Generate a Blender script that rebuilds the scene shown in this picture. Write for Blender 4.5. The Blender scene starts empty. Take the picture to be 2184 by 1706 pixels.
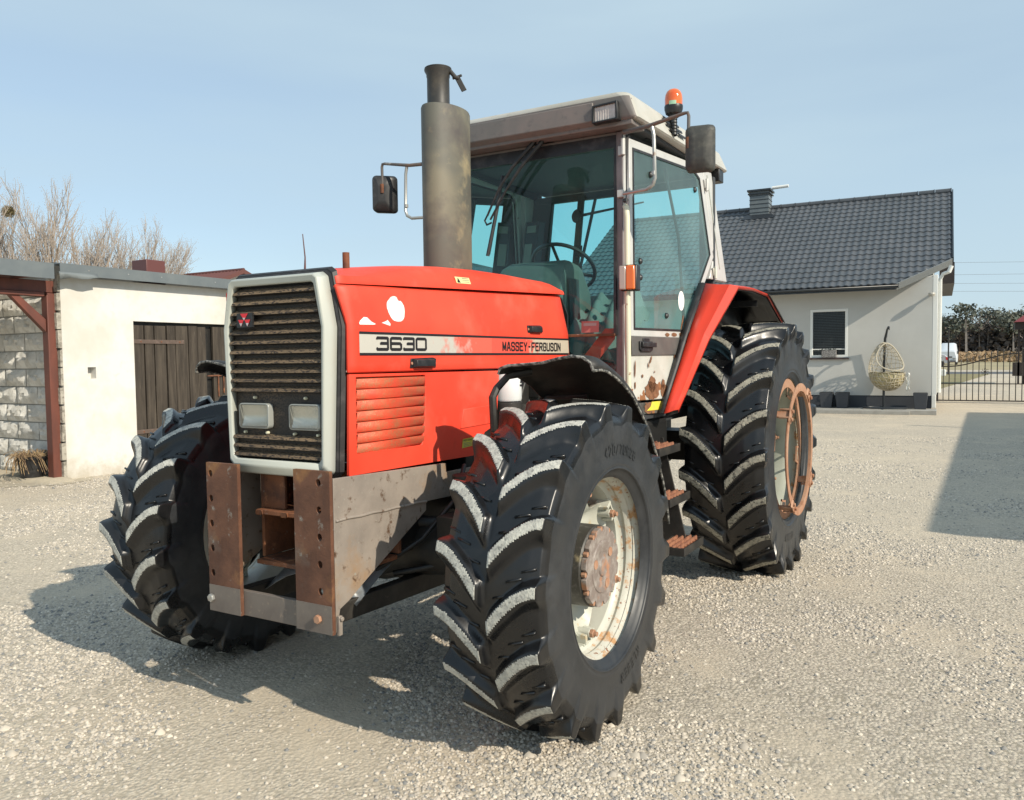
import bpy, bmesh, math, random
from mathutils import Vector, Matrix
import numpy as np
PI = math.pi; R_ = math.radians
S = bpy.context.scene; COL = S.collection
rnd = random.Random(7)

# ------------------------------------------------------------------ camera
cam = bpy.data.cameras.new('camera'); co = bpy.data.objects.new('camera', cam); COL.objects.link(co)
r = Vector((0.86298104, 0.50508376, -0.01241438)); u = Vector((-0.01455126, 0.04940835, 0.99867266)); f = Vector((-0.50502671, 0.86165493, -0.04998808))
m = Matrix((r, u, -f)).transposed().to_4x4(); m.translation = Vector((2.3888, -2.8795, 1.4525))
co.matrix_world = m
cam.sensor_width = 36; cam.lens = 36 * 1730.98 / 2184; cam.clip_end = 2000; cam.clip_start = .05
S.camera = co
# ------------------------------------------------------------------ world and sun
SUN = Vector((1.48, -.33, 1.0)).normalized()
elev = math.asin(SUN.z); az = math.atan2(SUN.x, SUN.y)
W = bpy.data.worlds.new('World'); S.world = W; W.use_nodes = True
nt = W.node_tree; bg = nt.nodes['Background']
sky = nt.nodes.new('ShaderNodeTexSky'); sky.sky_type = 'NISHITA'; sky.sun_disc = False
sky.sun_elevation = elev; sky.sun_rotation = az; sky.air_density = 1.0; sky.dust_density = .4; sky.ozone_density = 1.8
tc = nt.nodes.new('ShaderNodeTexCoord'); mp = nt.nodes.new('ShaderNodeMapping'); mp.inputs['Scale'].default_value = (1, 1, 5.5)
mp.inputs['Rotation'].default_value = (.1, .12, .3)
nz = nt.nodes.new('ShaderNodeTexNoise'); nz.inputs['Scale'].default_value = 1.5; nz.inputs['Detail'].default_value = 4; nz.inputs['Roughness'].default_value = .45
cr = nt.nodes.new('ShaderNodeMapRange'); cr.inputs[1].default_value = .35; cr.inputs[2].default_value = .72; cr.inputs[3].default_value = .60; cr.inputs[4].default_value = .92
mx = nt.nodes.new('ShaderNodeMix'); mx.data_type = 'RGBA'; mx.inputs[7].default_value = (3.62, 4.68, 5.36, 1)
nt.links.new(tc.outputs['Generated'], mp.inputs[0]); nt.links.new(mp.outputs[0], nz.inputs['Vector']); nt.links.new(nz.outputs[0], cr.inputs[0])
nt.links.new(cr.outputs[0], mx.inputs[0]); nt.links.new(sky.outputs[0], mx.inputs[6]); nt.links.new(mx.outputs[2], bg.inputs[0])
bg.inputs[1].default_value = .14
sl = bpy.data.lights.new('sun', 'SUN'); so = bpy.data.objects.new('sun', sl); COL.objects.link(so)
sl.energy = 4.5; sl.angle = R_(.6); sl.color = (1, .905, .75)
so.rotation_euler = SUN.to_track_quat('Z', 'Y').to_euler()
S.view_settings.view_transform = 'Standard'; S.view_settings.look = 'None'; S.view_settings.gamma = 1
S.view_settings.exposure = 0.12
S.render.engine = 'CYCLES'; S.cycles.transparent_max_bounces = 24; S.cycles.max_bounces = 8

# ------------------------------------------------------------------ materials
MATS = {}
def N(nt, t, **k):
    n = nt.nodes.new(t)
    for a, b in k.items(): setattr(n, a, b)
    return n
def mat(name, col, rough=.6, metal=0, spec=.5, layers=(), bump=None, coat=0, rvar=0, coord='Object', stretch=None, sheen=0):
    """layers: (colour, scale, lo, hi, detail[, roughness]) blended over the base by a noise mask"""
    if name in MATS: return MATS[name]
    M = bpy.data.materials.new(name); M.use_nodes = True; nt = M.node_tree; P = nt.nodes['Principled BSDF']
    P.inputs['Roughness'].default_value = rough; P.inputs['Metallic'].default_value = metal
    P.inputs['Specular IOR Level'].default_value = spec; P.inputs['Coat Weight'].default_value = coat; P.inputs['Coat Roughness'].default_value = .08
    tc = N(nt, 'ShaderNodeTexCoord'); src = tc.outputs[coord]
    if stretch:
        mp = N(nt, 'ShaderNodeMapping'); mp.inputs['Scale'].default_value = stretch; nt.links.new(src, mp.inputs[0]); src = mp.outputs[0]
    rgb = N(nt, 'ShaderNodeRGB'); rgb.outputs[0].default_value = (*col, 1); cur = rgb.outputs[0]
    rr = None
    for i, L in enumerate(layers):
        c, sc, lo, hi, det = L[:5]
        n = N(nt, 'ShaderNodeTexNoise'); n.inputs['Scale'].default_value = sc; n.inputs['Detail'].default_value = det; n.inputs['Roughness'].default_value = .62
        o = N(nt, 'ShaderNodeVectorMath', operation='ADD'); o.inputs[1].default_value = (i * 3.7, i * 1.9, i * 5.3)
        nt.links.new(src, o.inputs[0]); nt.links.new(o.outputs[0], n.inputs['Vector'])
        mr = N(nt, 'ShaderNodeMapRange'); mr.inputs[1].default_value = lo; mr.inputs[2].default_value = hi; nt.links.new(n.outputs[0], mr.inputs[0])
        mx = N(nt, 'ShaderNodeMix', data_type='RGBA'); mx.inputs[7].default_value = (*c, 1)
        nt.links.new(mr.outputs[0], mx.inputs[0]); nt.links.new(cur, mx.inputs[6]); cur = mx.outputs[2]
        if len(L) > 5:
            m2 = N(nt, 'ShaderNodeMix', data_type='FLOAT'); m2.inputs[3].default_value = L[5]
            if rr is None: m2.inputs[2].default_value = rough
            else: nt.links.new(rr, m2.inputs[2])
            nt.links.new(mr.outputs[0], m2.inputs[0]); rr = m2.outputs[0]
    nt.links.new(cur, P.inputs['Base Color'])
    if rr is not None: nt.links.new(rr, P.inputs['Roughness'])
    elif rvar:
        n = N(nt, 'ShaderNodeTexNoise'); n.inputs['Scale'].default_value = 9; n.inputs['Detail'].default_value = 4; nt.links.new(src, n.inputs['Vector'])
        mr = N(nt, 'ShaderNodeMapRange'); mr.inputs[1].default_value = .3; mr.inputs[2].default_value = .7; mr.inputs[3].default_value = rough - rvar; mr.inputs[4].default_value = rough + rvar
        nt.links.new(n.outputs[0], mr.inputs[0]); nt.links.new(mr.outputs[0], P.inputs['Roughness'])
    if bump:
        n = N(nt, 'ShaderNodeTexNoise'); n.inputs['Scale'].default_value = bump[0]; n.inputs['Detail'].default_value = 5; nt.links.new(src, n.inputs['Vector'])
        b = N(nt, 'ShaderNodeBump'); b.inputs['Strength'].default_value = bump[1]; b.inputs['Distance'].default_value = bump[2]
        nt.links.new(n.outputs[0], b.inputs['Height']); nt.links.new(b.outputs[0], P.inputs['Normal'])
    MATS[name] = M; return M

RUST = (.20, .075, .032); RUSTD = (.085, .035, .02); RUSTL = (.42, .19, .09)
m_red = mat('red_paint', (.82, .060, .030), .48, spec=.35, layers=[((.84, .085, .045), 1.6, .42, .7, 3, .56), ((.62, .05, .025), 7, .6, .85, 5), ((.80, .13, .085), 3.4, .54, .80, 8, .65), ((.85, .34, .2), 38, .73, .78, 6)], bump=(3, .08, .01))
m_redw = mat('red_paint_worn', (.66, .10, .045), .6, layers=[((.50, .15, .07), 26, .46, .66, 5), ((.42, .20, .10), 120, .54, .66, 3), ((.76, .085, .045), 7, .5, .68, 4)], bump=(160, .6, .003))
m_fend = mat('fender_red_paint', (.80, .058, .028), .36, coat=.2, layers=[((.68, .05, .03), 5, .5, .8, 4)])
m_seal = mat('black_rubber_seal', (.018, .017, .018), .5, layers=[((.05, .045, .045), 14, .5, .7, 4)])
m_frame = mat('grey_frame_paint', (.43, .45, .41), .42, coat=.1, layers=[((.42, .43, .38), 4, .4, .7, 4), ((.06, .035, .02), 34, .70, .73, 6), ((.30, .15, .07), 22, .72, .75, 6)])
m_silver = mat('silver_cab_paint', (.52, .52, .50), .42, coat=.15, layers=[((.44, .43, .41), 5, .4, .7, 4), (RUST, 11, .69, .72, 7)])
m_doorp = mat('silver_door_paint', (.55, .545, .50), .5, layers=[((.44, .43, .38), 6, .4, .75, 4), ((.28, .12, .05), 6.5, .60, .62, 8), ((.20, .09, .04), 24, .70, .72, 7)])
m_pill = mat('faded_purple_grey_paint', (.17, .145, .145), .5, layers=[((.25, .22, .22), 6, .45, .7, 4)])
m_roof = mat('roof_panel_beige_grey', (.50, .485, .44), .5, layers=[((.40, .385, .33), 3, .4, .7, 5), ((.36, .33, .26), 18, .6, .78, 6)])
m_fascia = mat('fascia_plastic_brown_grey_shaded', (.15, .135, .125), .55, layers=[((.20, .165, .15), 4, .4, .7, 4), ((.11, .10, .095), 20, .55, .75, 5)])  # brown-grey plastic, darkened so the roof front's shade is in the colour
m_black = mat('black_plastic', (.014, .014, .015), .42, layers=[((.045, .045, .045), 18, .5, .75, 5)])
m_blackmatt = mat('black_metal_dirty', (.018, .017, .016), .55, layers=[((.05, .045, .038), 8, .45, .7, 6), ((.10, .085, .065), 30, .62, .75, 6)], bump=(20, .25, .004))
m_mirror = mat('mirror_housing_plastic', (.05, .05, .045), .6, layers=[((.09, .088, .075), 30, .45, .7, 6), ((.03, .03, .03), 6, .5, .7, 4)])
m_dark = mat('engine_dark', (.012, .012, .012), .5, layers=[((.03, .026, .02), 9, .45, .7, 5)])
m_rubber = mat('tyre_rubber', (.006, .0063, .0072), .26, spec=.55, layers=[((.012, .012, .013), 5, .4, .7, 5, .38), ((.07, .067, .06), 42, .70, .78, 6, .8)], bump=(5, .25, .012))
m_side = mat('tyre_sidewall', (.022, .024, .027), .40, spec=.45, layers=[((.040, .042, .045), 5, .4, .7, 5, .55), ((.02, .022, .026), 22, .5, .72, 5, .36)], bump=(28, .12, .004))
m_dust = mat('dusty_tread_face', (.54, .53, .47), .9, layers=[((.35, .345, .315), 34, .42, .66, 5), ((.11, .11, .105), 85, .53, .70, 7, .6)], bump=(130, .8, .004))
m_dust2 = mat('dusty_tread_face_brown', (.38, .36, .29), .9, layers=[((.26, .245, .20), 24, .42, .66, 5), ((.05, .05, .045), 60, .50, .64, 7, .5)], bump=(110, .8, .004))
m_rim = mat('rim_white_paint', (.56, .57, .50), .42, coat=.1, layers=[((.47, .47, .40), 6, .4, .7, 5), ((.50, .36, .17), 16, .60, .74, 7), ((.16, .07, .03), 48, .70, .73, 6)])
m_rimrust = mat('rim_edge_rusty', (.52, .51, .44), .5, layers=[((.46, .26, .12), 20, .52, .62, 7), ((.22, .09, .04), 55, .60, .66, 6)])
m_rimg = mat('rear_rim_green_grey', (.40, .42, .36), .45, layers=[((.33, .345, .29), 4, .4, .7, 5), ((.24, .12, .06), 30, .70, .74, 6)])
m_rust = mat('rusty_steel', RUST, .75, layers=[(RUSTD, 7, .42, .62, 6), (RUSTL, 12, .58, .74, 7), ((.30, .28, .25), 40, .64, .72, 6)], bump=(55, .5, .004))
m_orust = mat('orange_rust', (.36, .18, .105), .72, layers=[((.44, .27, .18), 8, .4, .7, 5), ((.28, .11, .05), 26, .56, .7, 6)], bump=(60, .3, .003))
m_hubcap = mat('hub_cap_cast', (.21, .17, .15), .55, layers=[((.33, .29, .26), 30, .45, .65, 6), ((.46, .19, .08), 7, .56, .66, 6)], bump=(40, .2, .003))
m_hubcyl = mat('hub_cylinder', (.045, .042, .036), .5, layers=[((.30, .25, .15), 9, .60, .68, 7), ((.12, .11, .10), 50, .55, .7, 6)])
m_steel = mat('bare_steel_plate', (.32, .275, .235), .55, metal=.1, layers=[((.22, .19, .165), 5, .4, .7, 5), ((.33, .20, .10), 3.2, .54, .72, 6), ((.10, .055, .03), 26, .58, .7, 7), ((.34, .32, .27), 60, .62, .72, 5)], bump=(35, .25, .003))
m_steeld = mat('dull_brown_steel', (.17, .145, .125), .6, layers=[((.11, .09, .08), 5, .4, .7, 5), ((.24, .19, .15), 40, .6, .72, 5)], bump=(35, .2, .003))
m_exh = mat('muffler_heat_worn', (.10, .098, .08), .62, layers=[((.17, .155, .11), 2.2, .45, .6, 3), ((.30, .25, .15), 5, .56, .72, 8), ((.075, .065, .06), 3, .52, .7, 5)], bump=(60, .15, .003))
m_exhtop = mat('exhaust_pipe_sooty', (.035, .033, .03), .5, layers=[((.075, .065, .05), 9, .5, .7, 5)])
m_chrome = mat('galvanised_tube', (.42, .42, .40), .4, metal=.6, layers=[((.24, .15, .10), 16, .56, .7, 6, .7)])
m_cream = mat('cream_hose', (.62, .60, .45), .5, layers=[((.24, .11, .06), 12, .62, .68, 6)])
m_dash = mat('dash_grey_plastic', (.10, .11, .095), .6, layers=[((.15, .16, .14), 6, .5, .7, 4)])
m_int = mat('cab_interior_dark', (.035, .038, .042), .7)
m_intg = mat('cab_interior_grey', (.045, .05, .055), .7)
m_seat = mat('seat_cover_sheet', (.15, .165, .15), .8, bump=(4, .6, .04))
m_white = mat('white_sticker', (.78, .78, .75), .5, layers=[((.70, .66, .58), 10, .55, .7, 5)])
m_yel = mat('yellow_sticker', (.75, .66, .07), .5, layers=[((.58, .5, .12), 14, .5, .7, 4)])
m_ink = mat('black_print', (.012, .010, .012), .5)
m_inkb = mat('grey_print', (.22, .21, .17), .5)
m_silvd = mat('silver_decal', (.50, .49, .46), .4, metal=.15, layers=[((.42, .40, .36), 9, .45, .7, 5)])
def patchy(name, a, b, edge, y0, y1):
    M = mat(name, a, .5); nt = M.node_tree; P = nt.nodes['Principled BSDF']
    g = N(nt, 'ShaderNodeNewGeometry'); s = N(nt, 'ShaderNodeSeparateXYZ'); nt.links.new(g.outputs['Position'], s.inputs[0])
    n = N(nt, 'ShaderNodeTexNoise'); n.inputs['Scale'].default_value = 26; n.inputs['Detail'].default_value = 6; nt.links.new(g.outputs['Position'], n.inputs['Vector'])
    mr = N(nt, 'ShaderNodeMapRange'); mr.inputs[1].default_value = y0; mr.inputs[2].default_value = y1; nt.links.new(s.outputs[1], mr.inputs[0])
    ad = N(nt, 'ShaderNodeMath', operation='ADD'); nt.links.new(mr.outputs[0], ad.inputs[0]); nt.links.new(n.outputs[0], ad.inputs[1])
    m2 = N(nt, 'ShaderNodeMapRange'); m2.inputs[1].default_value = 1 - edge; m2.inputs[2].default_value = 1 + edge; nt.links.new(ad.outputs[0], m2.inputs[0])
    mx = N(nt, 'ShaderNodeMix', data_type='RGBA'); mx.inputs[6].default_value = (*a, 1); mx.inputs[7].default_value = (*b, 1)
    nt.links.new(m2.outputs[0], mx.inputs[0]); nt.links.new(mx.outputs[2], P.inputs['Base Color']); return M
m_decA = patchy('faded_decal_front', (.50, .48, .43), (.70, .12, .08), .16, -.12, .42)
m_decB = patchy('faded_decal_rear', (.72, .09, .06), (.48, .42, .33), .10, .60, 1.12)
def glassmat(name, tint, fac=.06, rough=.0, gl=(1, 1, 1), ior=1.45, haze=0):
    M = bpy.data.materials.new(name); M.use_nodes = True; nt = M.node_tree
    for n in list(nt.nodes):
        if n.type == 'BSDF_PRINCIPLED': nt.nodes.remove(n)
    out = [n for n in nt.nodes if n.type == 'OUTPUT_MATERIAL'][0]
    t = N(nt, 'ShaderNodeBsdfTransparent'); t.inputs[0].default_value = (*tint, 1)
    g = N(nt, 'ShaderNodeBsdfGlossy'); g.inputs['Roughness'].default_value = rough; g.inputs[0].default_value = (*gl, 1)
    fr = N(nt, 'ShaderNodeFresnel'); fr.inputs[0].default_value = ior
    ad = N(nt, 'ShaderNodeMath', operation='ADD'); ad.inputs[1].default_value = fac; nt.links.new(fr.outputs[0], ad.inputs[0])
    mx = N(nt, 'ShaderNodeMixShader'); nt.links.new(ad.outputs[0], mx.inputs[0]); nt.links.new(t.outputs[0], mx.inputs[1]); nt.links.new(g.outputs[0], mx.inputs[2])
    last = mx.outputs[0]
    if haze:   # reflected haze on the pane, painted in as a pale teal diffuse film
        df = N(nt, 'ShaderNodeBsdfDiffuse'); df.inputs[0].default_value = (.42, .62, .62, 1); tc = N(nt, 'ShaderNodeTexCoord'); ns = N(nt, 'ShaderNodeTexNoise'); ns.inputs['Scale'].default_value = 2.2; ns.inputs['Detail'].default_value = 6; nt.links.new(tc.outputs['Object'], ns.inputs['Vector'])
        mr = N(nt, 'ShaderNodeMapRange'); mr.inputs[1].default_value = .3; mr.inputs[2].default_value = .75; mr.inputs[3].default_value = haze * .5; mr.inputs[4].default_value = haze * 1.5; nt.links.new(ns.outputs[0], mr.inputs[0])
        m2 = N(nt, 'ShaderNodeMixShader'); nt.links.new(mr.outputs[0], m2.inputs[0]); nt.links.new(last, m2.inputs[1]); nt.links.new(df.outputs[0], m2.inputs[2]); last = m2.outputs[0]
    nt.links.new(last, out.inputs[0]); return M
m_glass = glassmat('teal_cab_glass', (.64, .96, .955), .02, ior=1.15, haze=.025)
m_sideglass = glassmat('teal_door_glass', (.66, .95, .945), .02, ior=1.2, haze=.15)
m_glassclear = glassmat('clear_lens', (.9, .9, .88), .05)
m_glassdark = glassmat('house_window_glass', (.45, .48, .5), .02, ior=1.2)
m_refl = mat('lamp_reflector', (.85, .85, .82), .24, metal=.75, coat=1)
m_mirrorglass = mat('mirror_glass', (.8, .8, .8), .03, metal=1)
m_amber = mat('amber_lens', (.75, .16, .02), .15, coat=.6)
m_orange = mat('orange_beacon_lens', (.80, .19, .025), .12, coat=.8, layers=[((.62, .08, .01), 8, .4, .7, 3)])
m_clearl = mat('clear_marker_lens', (.45, .36, .30), .2, coat=.5)
m_worklens = mat('work_lamp_lens', (.42, .37, .34), .2, coat=.6, stretch=(1, 1, 1), layers=[((.55, .50, .46), 30, .4, .7, 2)])
# grille: dark perforated metal, brown dust lying on it
m_grilledust = mat('grille_dusty_top', (.21, .145, .085), .75, layers=[((.10, .07, .045), 5, .42, .68, 5), ((.03, .022, .018), 190, .50, .60, 1)], bump=(240, .7, .003), stretch=(.35, 1, 1))
m_grille = mat('perforated_grille', (.026, .021, .018), .6, layers=[((.09, .06, .038), 5, .50, .72, 5), ((.012, .01, .009), 180, .48, .56, 1)], bump=(240, .7, .003), stretch=(.6, 1, 1))

# ------------------------------------------------------------------ mesh helpers
class MB:
    def __init__(s): s.v = []; s.f = []; s.mi = []
    def add(s, vs, fs, mi=0):
        o = len(s.v); s.v += [tuple(p) for p in vs]; s.f += [tuple(i + o for i in q) for q in fs]; s.mi += [mi] * len(fs); return s
    def box(s, x0, x1, y0, y1, z0, z1, mi=0):
        return s.add([(x, y, z) for x in (x0, x1) for y in (y0, y1) for z in (z0, z1)], [(0, 1, 3, 2), (4, 6, 7, 5), (0, 4, 5, 1), (2, 3, 7, 6), (0, 2, 6, 4), (1, 5, 7, 3)], mi)
    def hexa(s, a, b, mi=0):   # two quads (4 pts each)
        return s.add(list(a) + list(b), [(3, 2, 1, 0), (4, 5, 6, 7)] + [(i, (i + 1) % 4, 4 + (i + 1) % 4, 4 + i) for i in range(4)], mi)
    def prism(s, poly, fn, d, mi=0):   # poly of 2D points, fn(u,v,w)->3D, w in d
        n = len(poly); vs = [fn(a, b, d[0]) for a, b in poly] + [fn(a, b, d[1]) for a, b in poly]
        return s.add(vs, [tuple(range(n))[::-1], tuple(range(n, 2 * n))] + [(i, (i + 1) % n, n + (i + 1) % n, n + i) for i in range(n)], mi)
    def ring(s, inner, outer, fn, d, mi=0):
        n = len(inner); vs = [fn(a, b, w) for w in d for P in (inner, outer) for a, b in P]; fs = []
        for i in range(n):
            j = (i + 1) % n
            fs += [(i, j, n + j, n + i), (2 * n + i, 3 * n + i, 3 * n + j, 2 * n + j), (i, 2 * n + i, 2 * n + j, j), (n + i, n + j, 3 * n + j, 3 * n + i)]
        return s.add(vs, fs, mi)
    def tube(s, pts, rad, n=10, mi=0, cap=True):
        P = [Vector(p) for p in pts]; rad = rad if isinstance(rad, (list, tuple)) else [rad] * len(P); base = len(s.v); prev = None
        for i, p in enumerate(P):
            t = (P[min(i + 1, len(P) - 1)] - P[max(i - 1, 0)]).normalized()
            if prev is None:
                a = t.orthogonal().normalized()
            else:
                a = (prev - t * prev.dot(t)).normalized()
            prev = a; b = t.cross(a)
            for k in range(n):
                an = 2 * PI * k / n; s.v.append(tuple(p + (a * math.cos(an) + b * math.sin(an)) * rad[i]))
        for i in range(len(P) - 1):
            for k in range(n):
                j = (k + 1) % n; s.f.append((base + i * n + k, base + i * n + j, base + (i + 1) * n + j, base + (i + 1) * n + k)); s.mi.append(mi)
        if cap:
            s.f.append(tuple(base + k for k in range(n))[::-1]); s.mi.append(mi)
            s.f.append(tuple(base + (len(P) - 1) * n + k for k in range(n))); s.mi.append(mi)
        return s
    def lathe(s, prof, fn, n=48, mi=0, closed=False, a0=0, a1=2 * PI):  # prof of (r,h); fn(ca*r, sa*r, h)
        base = len(s.v); full = abs(a1 - a0 - 2 * PI) < 1e-6; cnt = n if full else n + 1
        mis = mi if isinstance(mi, list) else [mi] * len(prof)
        for k in range(cnt):
            a = a0 + (a1 - a0) * k / n
            for rr, h in prof: s.v.append(tuple(fn(rr * math.cos(a), rr * math.sin(a), h)))
        L = len(prof)
        for k in range(n):
            k2 = (k + 1) % cnt
            for i in range(L if closed else L - 1):
                j = (i + 1) % L
                s.f.append((base + k * L + i, base + k * L + j, base + k2 * L + j, base + k2 * L + i)); s.mi.append(mis[i])
        return s
    def grid(s, P, mi=0):
        nr, nc = len(P), len(P[0]); vs = [q for row in P for q in row]
        return s.add(vs, [(i * nc + j, i * nc + j + 1, (i + 1) * nc + j + 1, (i + 1) * nc + j) for i in range(nr - 1) for j in range(nc - 1)], mi)
    def disc(s, c, nrm, rad, n=24, mi=0, t=.003):
        c = Vector(c); nn = Vector(nrm).normalized(); return s.tube([c, c + nn * t], rad, n, mi)
    def hexbolt(s, c, nrm, rad, h, mi=0): return s.disc(c, nrm, rad, 6, mi, h)
WL = {}
WARP = None
def taper(V):
    # the cab leans back and narrows towards its roof
    k = np.clip(.032 * (V[:, 2] - 1.42), 0, .045) if WARP == 'cab' else np.full(len(V), .066)
    x, y, z = V[:, 0].copy(), V[:, 1].copy(), V[:, 2].copy(); ax = np.abs(x)
    V[:, 0] = np.where(ax < .68, x * (1 - 2.513 * k), np.sign(x) * (ax - k * (2.389 - ax)))
    V[:, 1] = y + k * (y + 2.88); V[:, 2] = z + k * (z - 1.4525)
    return V
def build(name, mb, mats, parent=None, bev=0, smooth=35, seg=2, solid=0, dup=False):
    mats = mats if isinstance(mats, (list, tuple)) else [mats]
    V = np.array(mb.v, float)
    if WARP: V = taper(V)
    ctr = (V.min(0) + V.max(0)) / 2
    if parent is None: ctr[2] = V[:, 2].min()
    me = bpy.data.meshes.new(name); me.from_pydata([tuple(x) for x in (V - ctr)], [], mb.f)
    for m in mats: me.materials.append(m)
    me.polygons.foreach_set('material_index', mb.mi); 
    if smooth:
        me.polygons.foreach_set('use_smooth', [True] * len(me.polygons))
        me.set_sharp_from_angle(angle=R_(smooth))
    me.validate(); me.update()
    bm = bmesh.new(); bm.from_mesh(me); bmesh.ops.recalc_face_normals(bm, faces=bm.faces); bm.to_mesh(me); bm.free()
    o = bpy.data.objects.new(name, me); COL.objects.link(o)
    pw = WL.get(parent.name, Vector((0, 0, 0))) if parent else Vector((0, 0, 0))
    o.location = Vector(ctr) - pw; WL[o.name] = Vector(ctr)
    if parent: o.parent = parent
    if bev:
        b = o.modifiers.new('bevel', 'BEVEL'); b.width = bev; b.segments = seg; b.limit_method = 'ANGLE'; b.angle_limit = R_(38)
    if solid:
        b = o.modifiers.new('solid', 'SOLIDIFY'); b.thickness = solid; b.offset = 0
    return o
def thing(name, label, cat, loc, group=None):
    o = bpy.data.objects.new(name, None); COL.objects.link(o); o.location = loc; WL[o.name] = Vector(loc); o.empty_display_size = .2
    return tag(o, label, cat, group)
def tag(o, label=None, cat=None, group=None, kind=None):
    if label: o['label'] = label
    if cat: o['category'] = cat
    if group: o['group'] = group
    if kind: o['kind'] = kind
    return o
def dup_tree(root, loc, rot=0, label=None):
    def cp(o, par):
        c = o.copy(); COL.objects.link(c); c.parent = par
        for ch in [x for x in ALL(o)]: cp(ch, c)
        return c
    def ALL(o): return [x for x in bpy.data.objects if x.parent == o]
    c = cp(root, None); c.location = loc; c.rotation_euler = (0, 0, rot)
    if label: c['label'] = label
    return c
XP = lambda a, b, w: (w, a, b)     # plane x=w, (y,z)
YP = lambda a, b, w: (a, w, b)     # plane y=w, (x,z)
ZP = lambda a, b, w: (a, b, w)

# ------------------------------------------------------------------ squared block lettering, drawn as strips
def glyphs():
    g = {}
    def rr(pts): return pts
    g['3'] = [[(0,.96),(.04,1),(.93,1),(1,.93),(1,.57),(.93,.5),(.35,.5)],[(.93,.5),(1,.43),(1,.07),(.93,0),(.04,0),(0,.06)]]
    g['6'] = [[(1,.93),(.9,1),(.1,1),(0,.9),(0,.1),(.1,0),(.9,0),(1,.1),(1,.40),(.9,.52),(.0,.52)]]
    g['0'] = [[(.1,1),(.9,1),(1,.9),(1,.1),(.9,0),(.1,0),(0,.1),(0,.9),(.1,1)]]
    g['M'] = [[(0,0),(0,1)],[(0,1),(.5,.15)],[(.5,.15),(1,1)],[(1,1),(1,0)]]
    g['A'] = [[(0,0),(.38,1),(.62,1),(1,0)],[(.17,.32),(.83,.32)]]
    g['S'] = [[(1,.78),(1,.9),(.88,1),(.12,1),(0,.9),(0,.62),(.12,.53),(.88,.47),(1,.38),(1,.1),(.88,0),(.12,0),(0,.1),(0,.24)]]
    g['E'] = [[(1,1),(0,1),(0,0),(1,0)],[(0,.52),(.85,.52)]]
    g['Y'] = [[(0,1),(.5,.42),(1,1)],[(.5,.42),(.5,0)]]
    g['-'] = [[(0,.5),(1,.5)]]
    g['F'] = [[(1,1),(0,1),(0,0)],[(0,.5),(.85,.5)]]
    g['R'] = [[(0,0),(0,1),(.88,1),(1,.9),(1,.6),(.88,.48),(0,.48)],[(.5,.48),(1,0)]]
    g['G'] = [[(1,.76),(1,.9),(.88,1),(.12,1),(0,.9),(0,.1),(.12,0),(.88,0),(1,.1),(1,.48),(.5,.48)]]
    g['U'] = [[(0,1),(0,.1),(.12,0),(.88,0),(1,.1),(1,1)]]
    g['O'] = g['0']; g['N'] = [[(0,0),(0,1)],[(0,1),(1,0)],[(1,0),(1,1)]]
    g['K'] = [[(0,0),(0,1)],[(1,1),(0,.45)],[(.3,.6),(1,0)]]
    g['L'] = [[(0,1),(0,0),(1,0)]]
    g['B'] = [[(0,0),(0,1),(.85,1),(.97,.9),(.97,.6),(.85,.52),(0,.52)],[(.85,.52),(1,.42),(1,.1),(.88,0),(0,0)]]
    g['4'] = [[(.75,0),(.75,1),(0,.3),(1,.3)]]
    g['2'] = [[(0,.8),(.1,1),(.9,1),(1,.9),(1,.6),(0,0),(1,0)]]
    g['/'] = [[(0,0),(1,1)]]; g['7'] = [[(0,1),(1,1),(.35,0)]]
    g['8'] = g['0'] + [[(0,.5),(1,.5)]]; g['1'] = [[(.2,.8),(.55,1),(.55,0)]]
    g['V'] = [[(0,1),(.5,0),(1,1)]]; g['I'] = [[(.5,0),(.5,1)]]; g['T'] = [[(0,1),(1,1)],[(.5,1),(.5,0)]]; g['D'] = g['0']
    g['e'] = g['E']; g['l'] = g['I']; g['a'] = g['A']
    return g
GL = glyphs()
def lettering(mb, text, gw, gh, th, gap, fn, mi=0, cell=None, adv={}):
    """rasterises strokes and adds merged strips; fn(u,v)->3D"""
    cell = cell or th / 5; x = 0
    for ch in text:
        w = adv.get(ch, gw)
        if ch == ' ': x += w; continue
        segs = []
        for pl in GL[ch]:
            for a, b in zip(pl, pl[1:]): segs.append((a[0] * (w - th) + th / 2, a[1] * (gh - th) + th / 2, b[0] * (w - th) + th / 2, b[1] * (gh - th) + th / 2))
        nx, ny = int(w / cell) + 1, int(gh / cell) + 1
        U, Vv = np.meshgrid((np.arange(nx) + .5) * cell, (np.arange(ny) + .5) * cell); M = np.zeros(U.shape, bool)
        for x0, y0, x1, y1 in segs:
            dx, dy = x1 - x0, y1 - y0; t = np.clip(((U - x0) * dx + (Vv - y0) * dy) / (dx * dx + dy * dy), 0, 1)
            M |= (U - x0 - t * dx) ** 2 + (Vv - y0 - t * dy) ** 2 < (th / 2) ** 2
        for j in range(ny):
            i = 0
            while i < nx:
                if M[j, i]:
                    k = i
                    while k < nx and M[j, k]: k += 1
                    mb.add([fn(x + i * cell, j * cell), fn(x + k * cell, j * cell), fn(x + k * cell, (j + 1) * cell), fn(x + i * cell, (j + 1) * cell)], [(0, 1, 2, 3)], mi)
                    i = k
                else: i += 1
        x += w + gap
    return x

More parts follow.
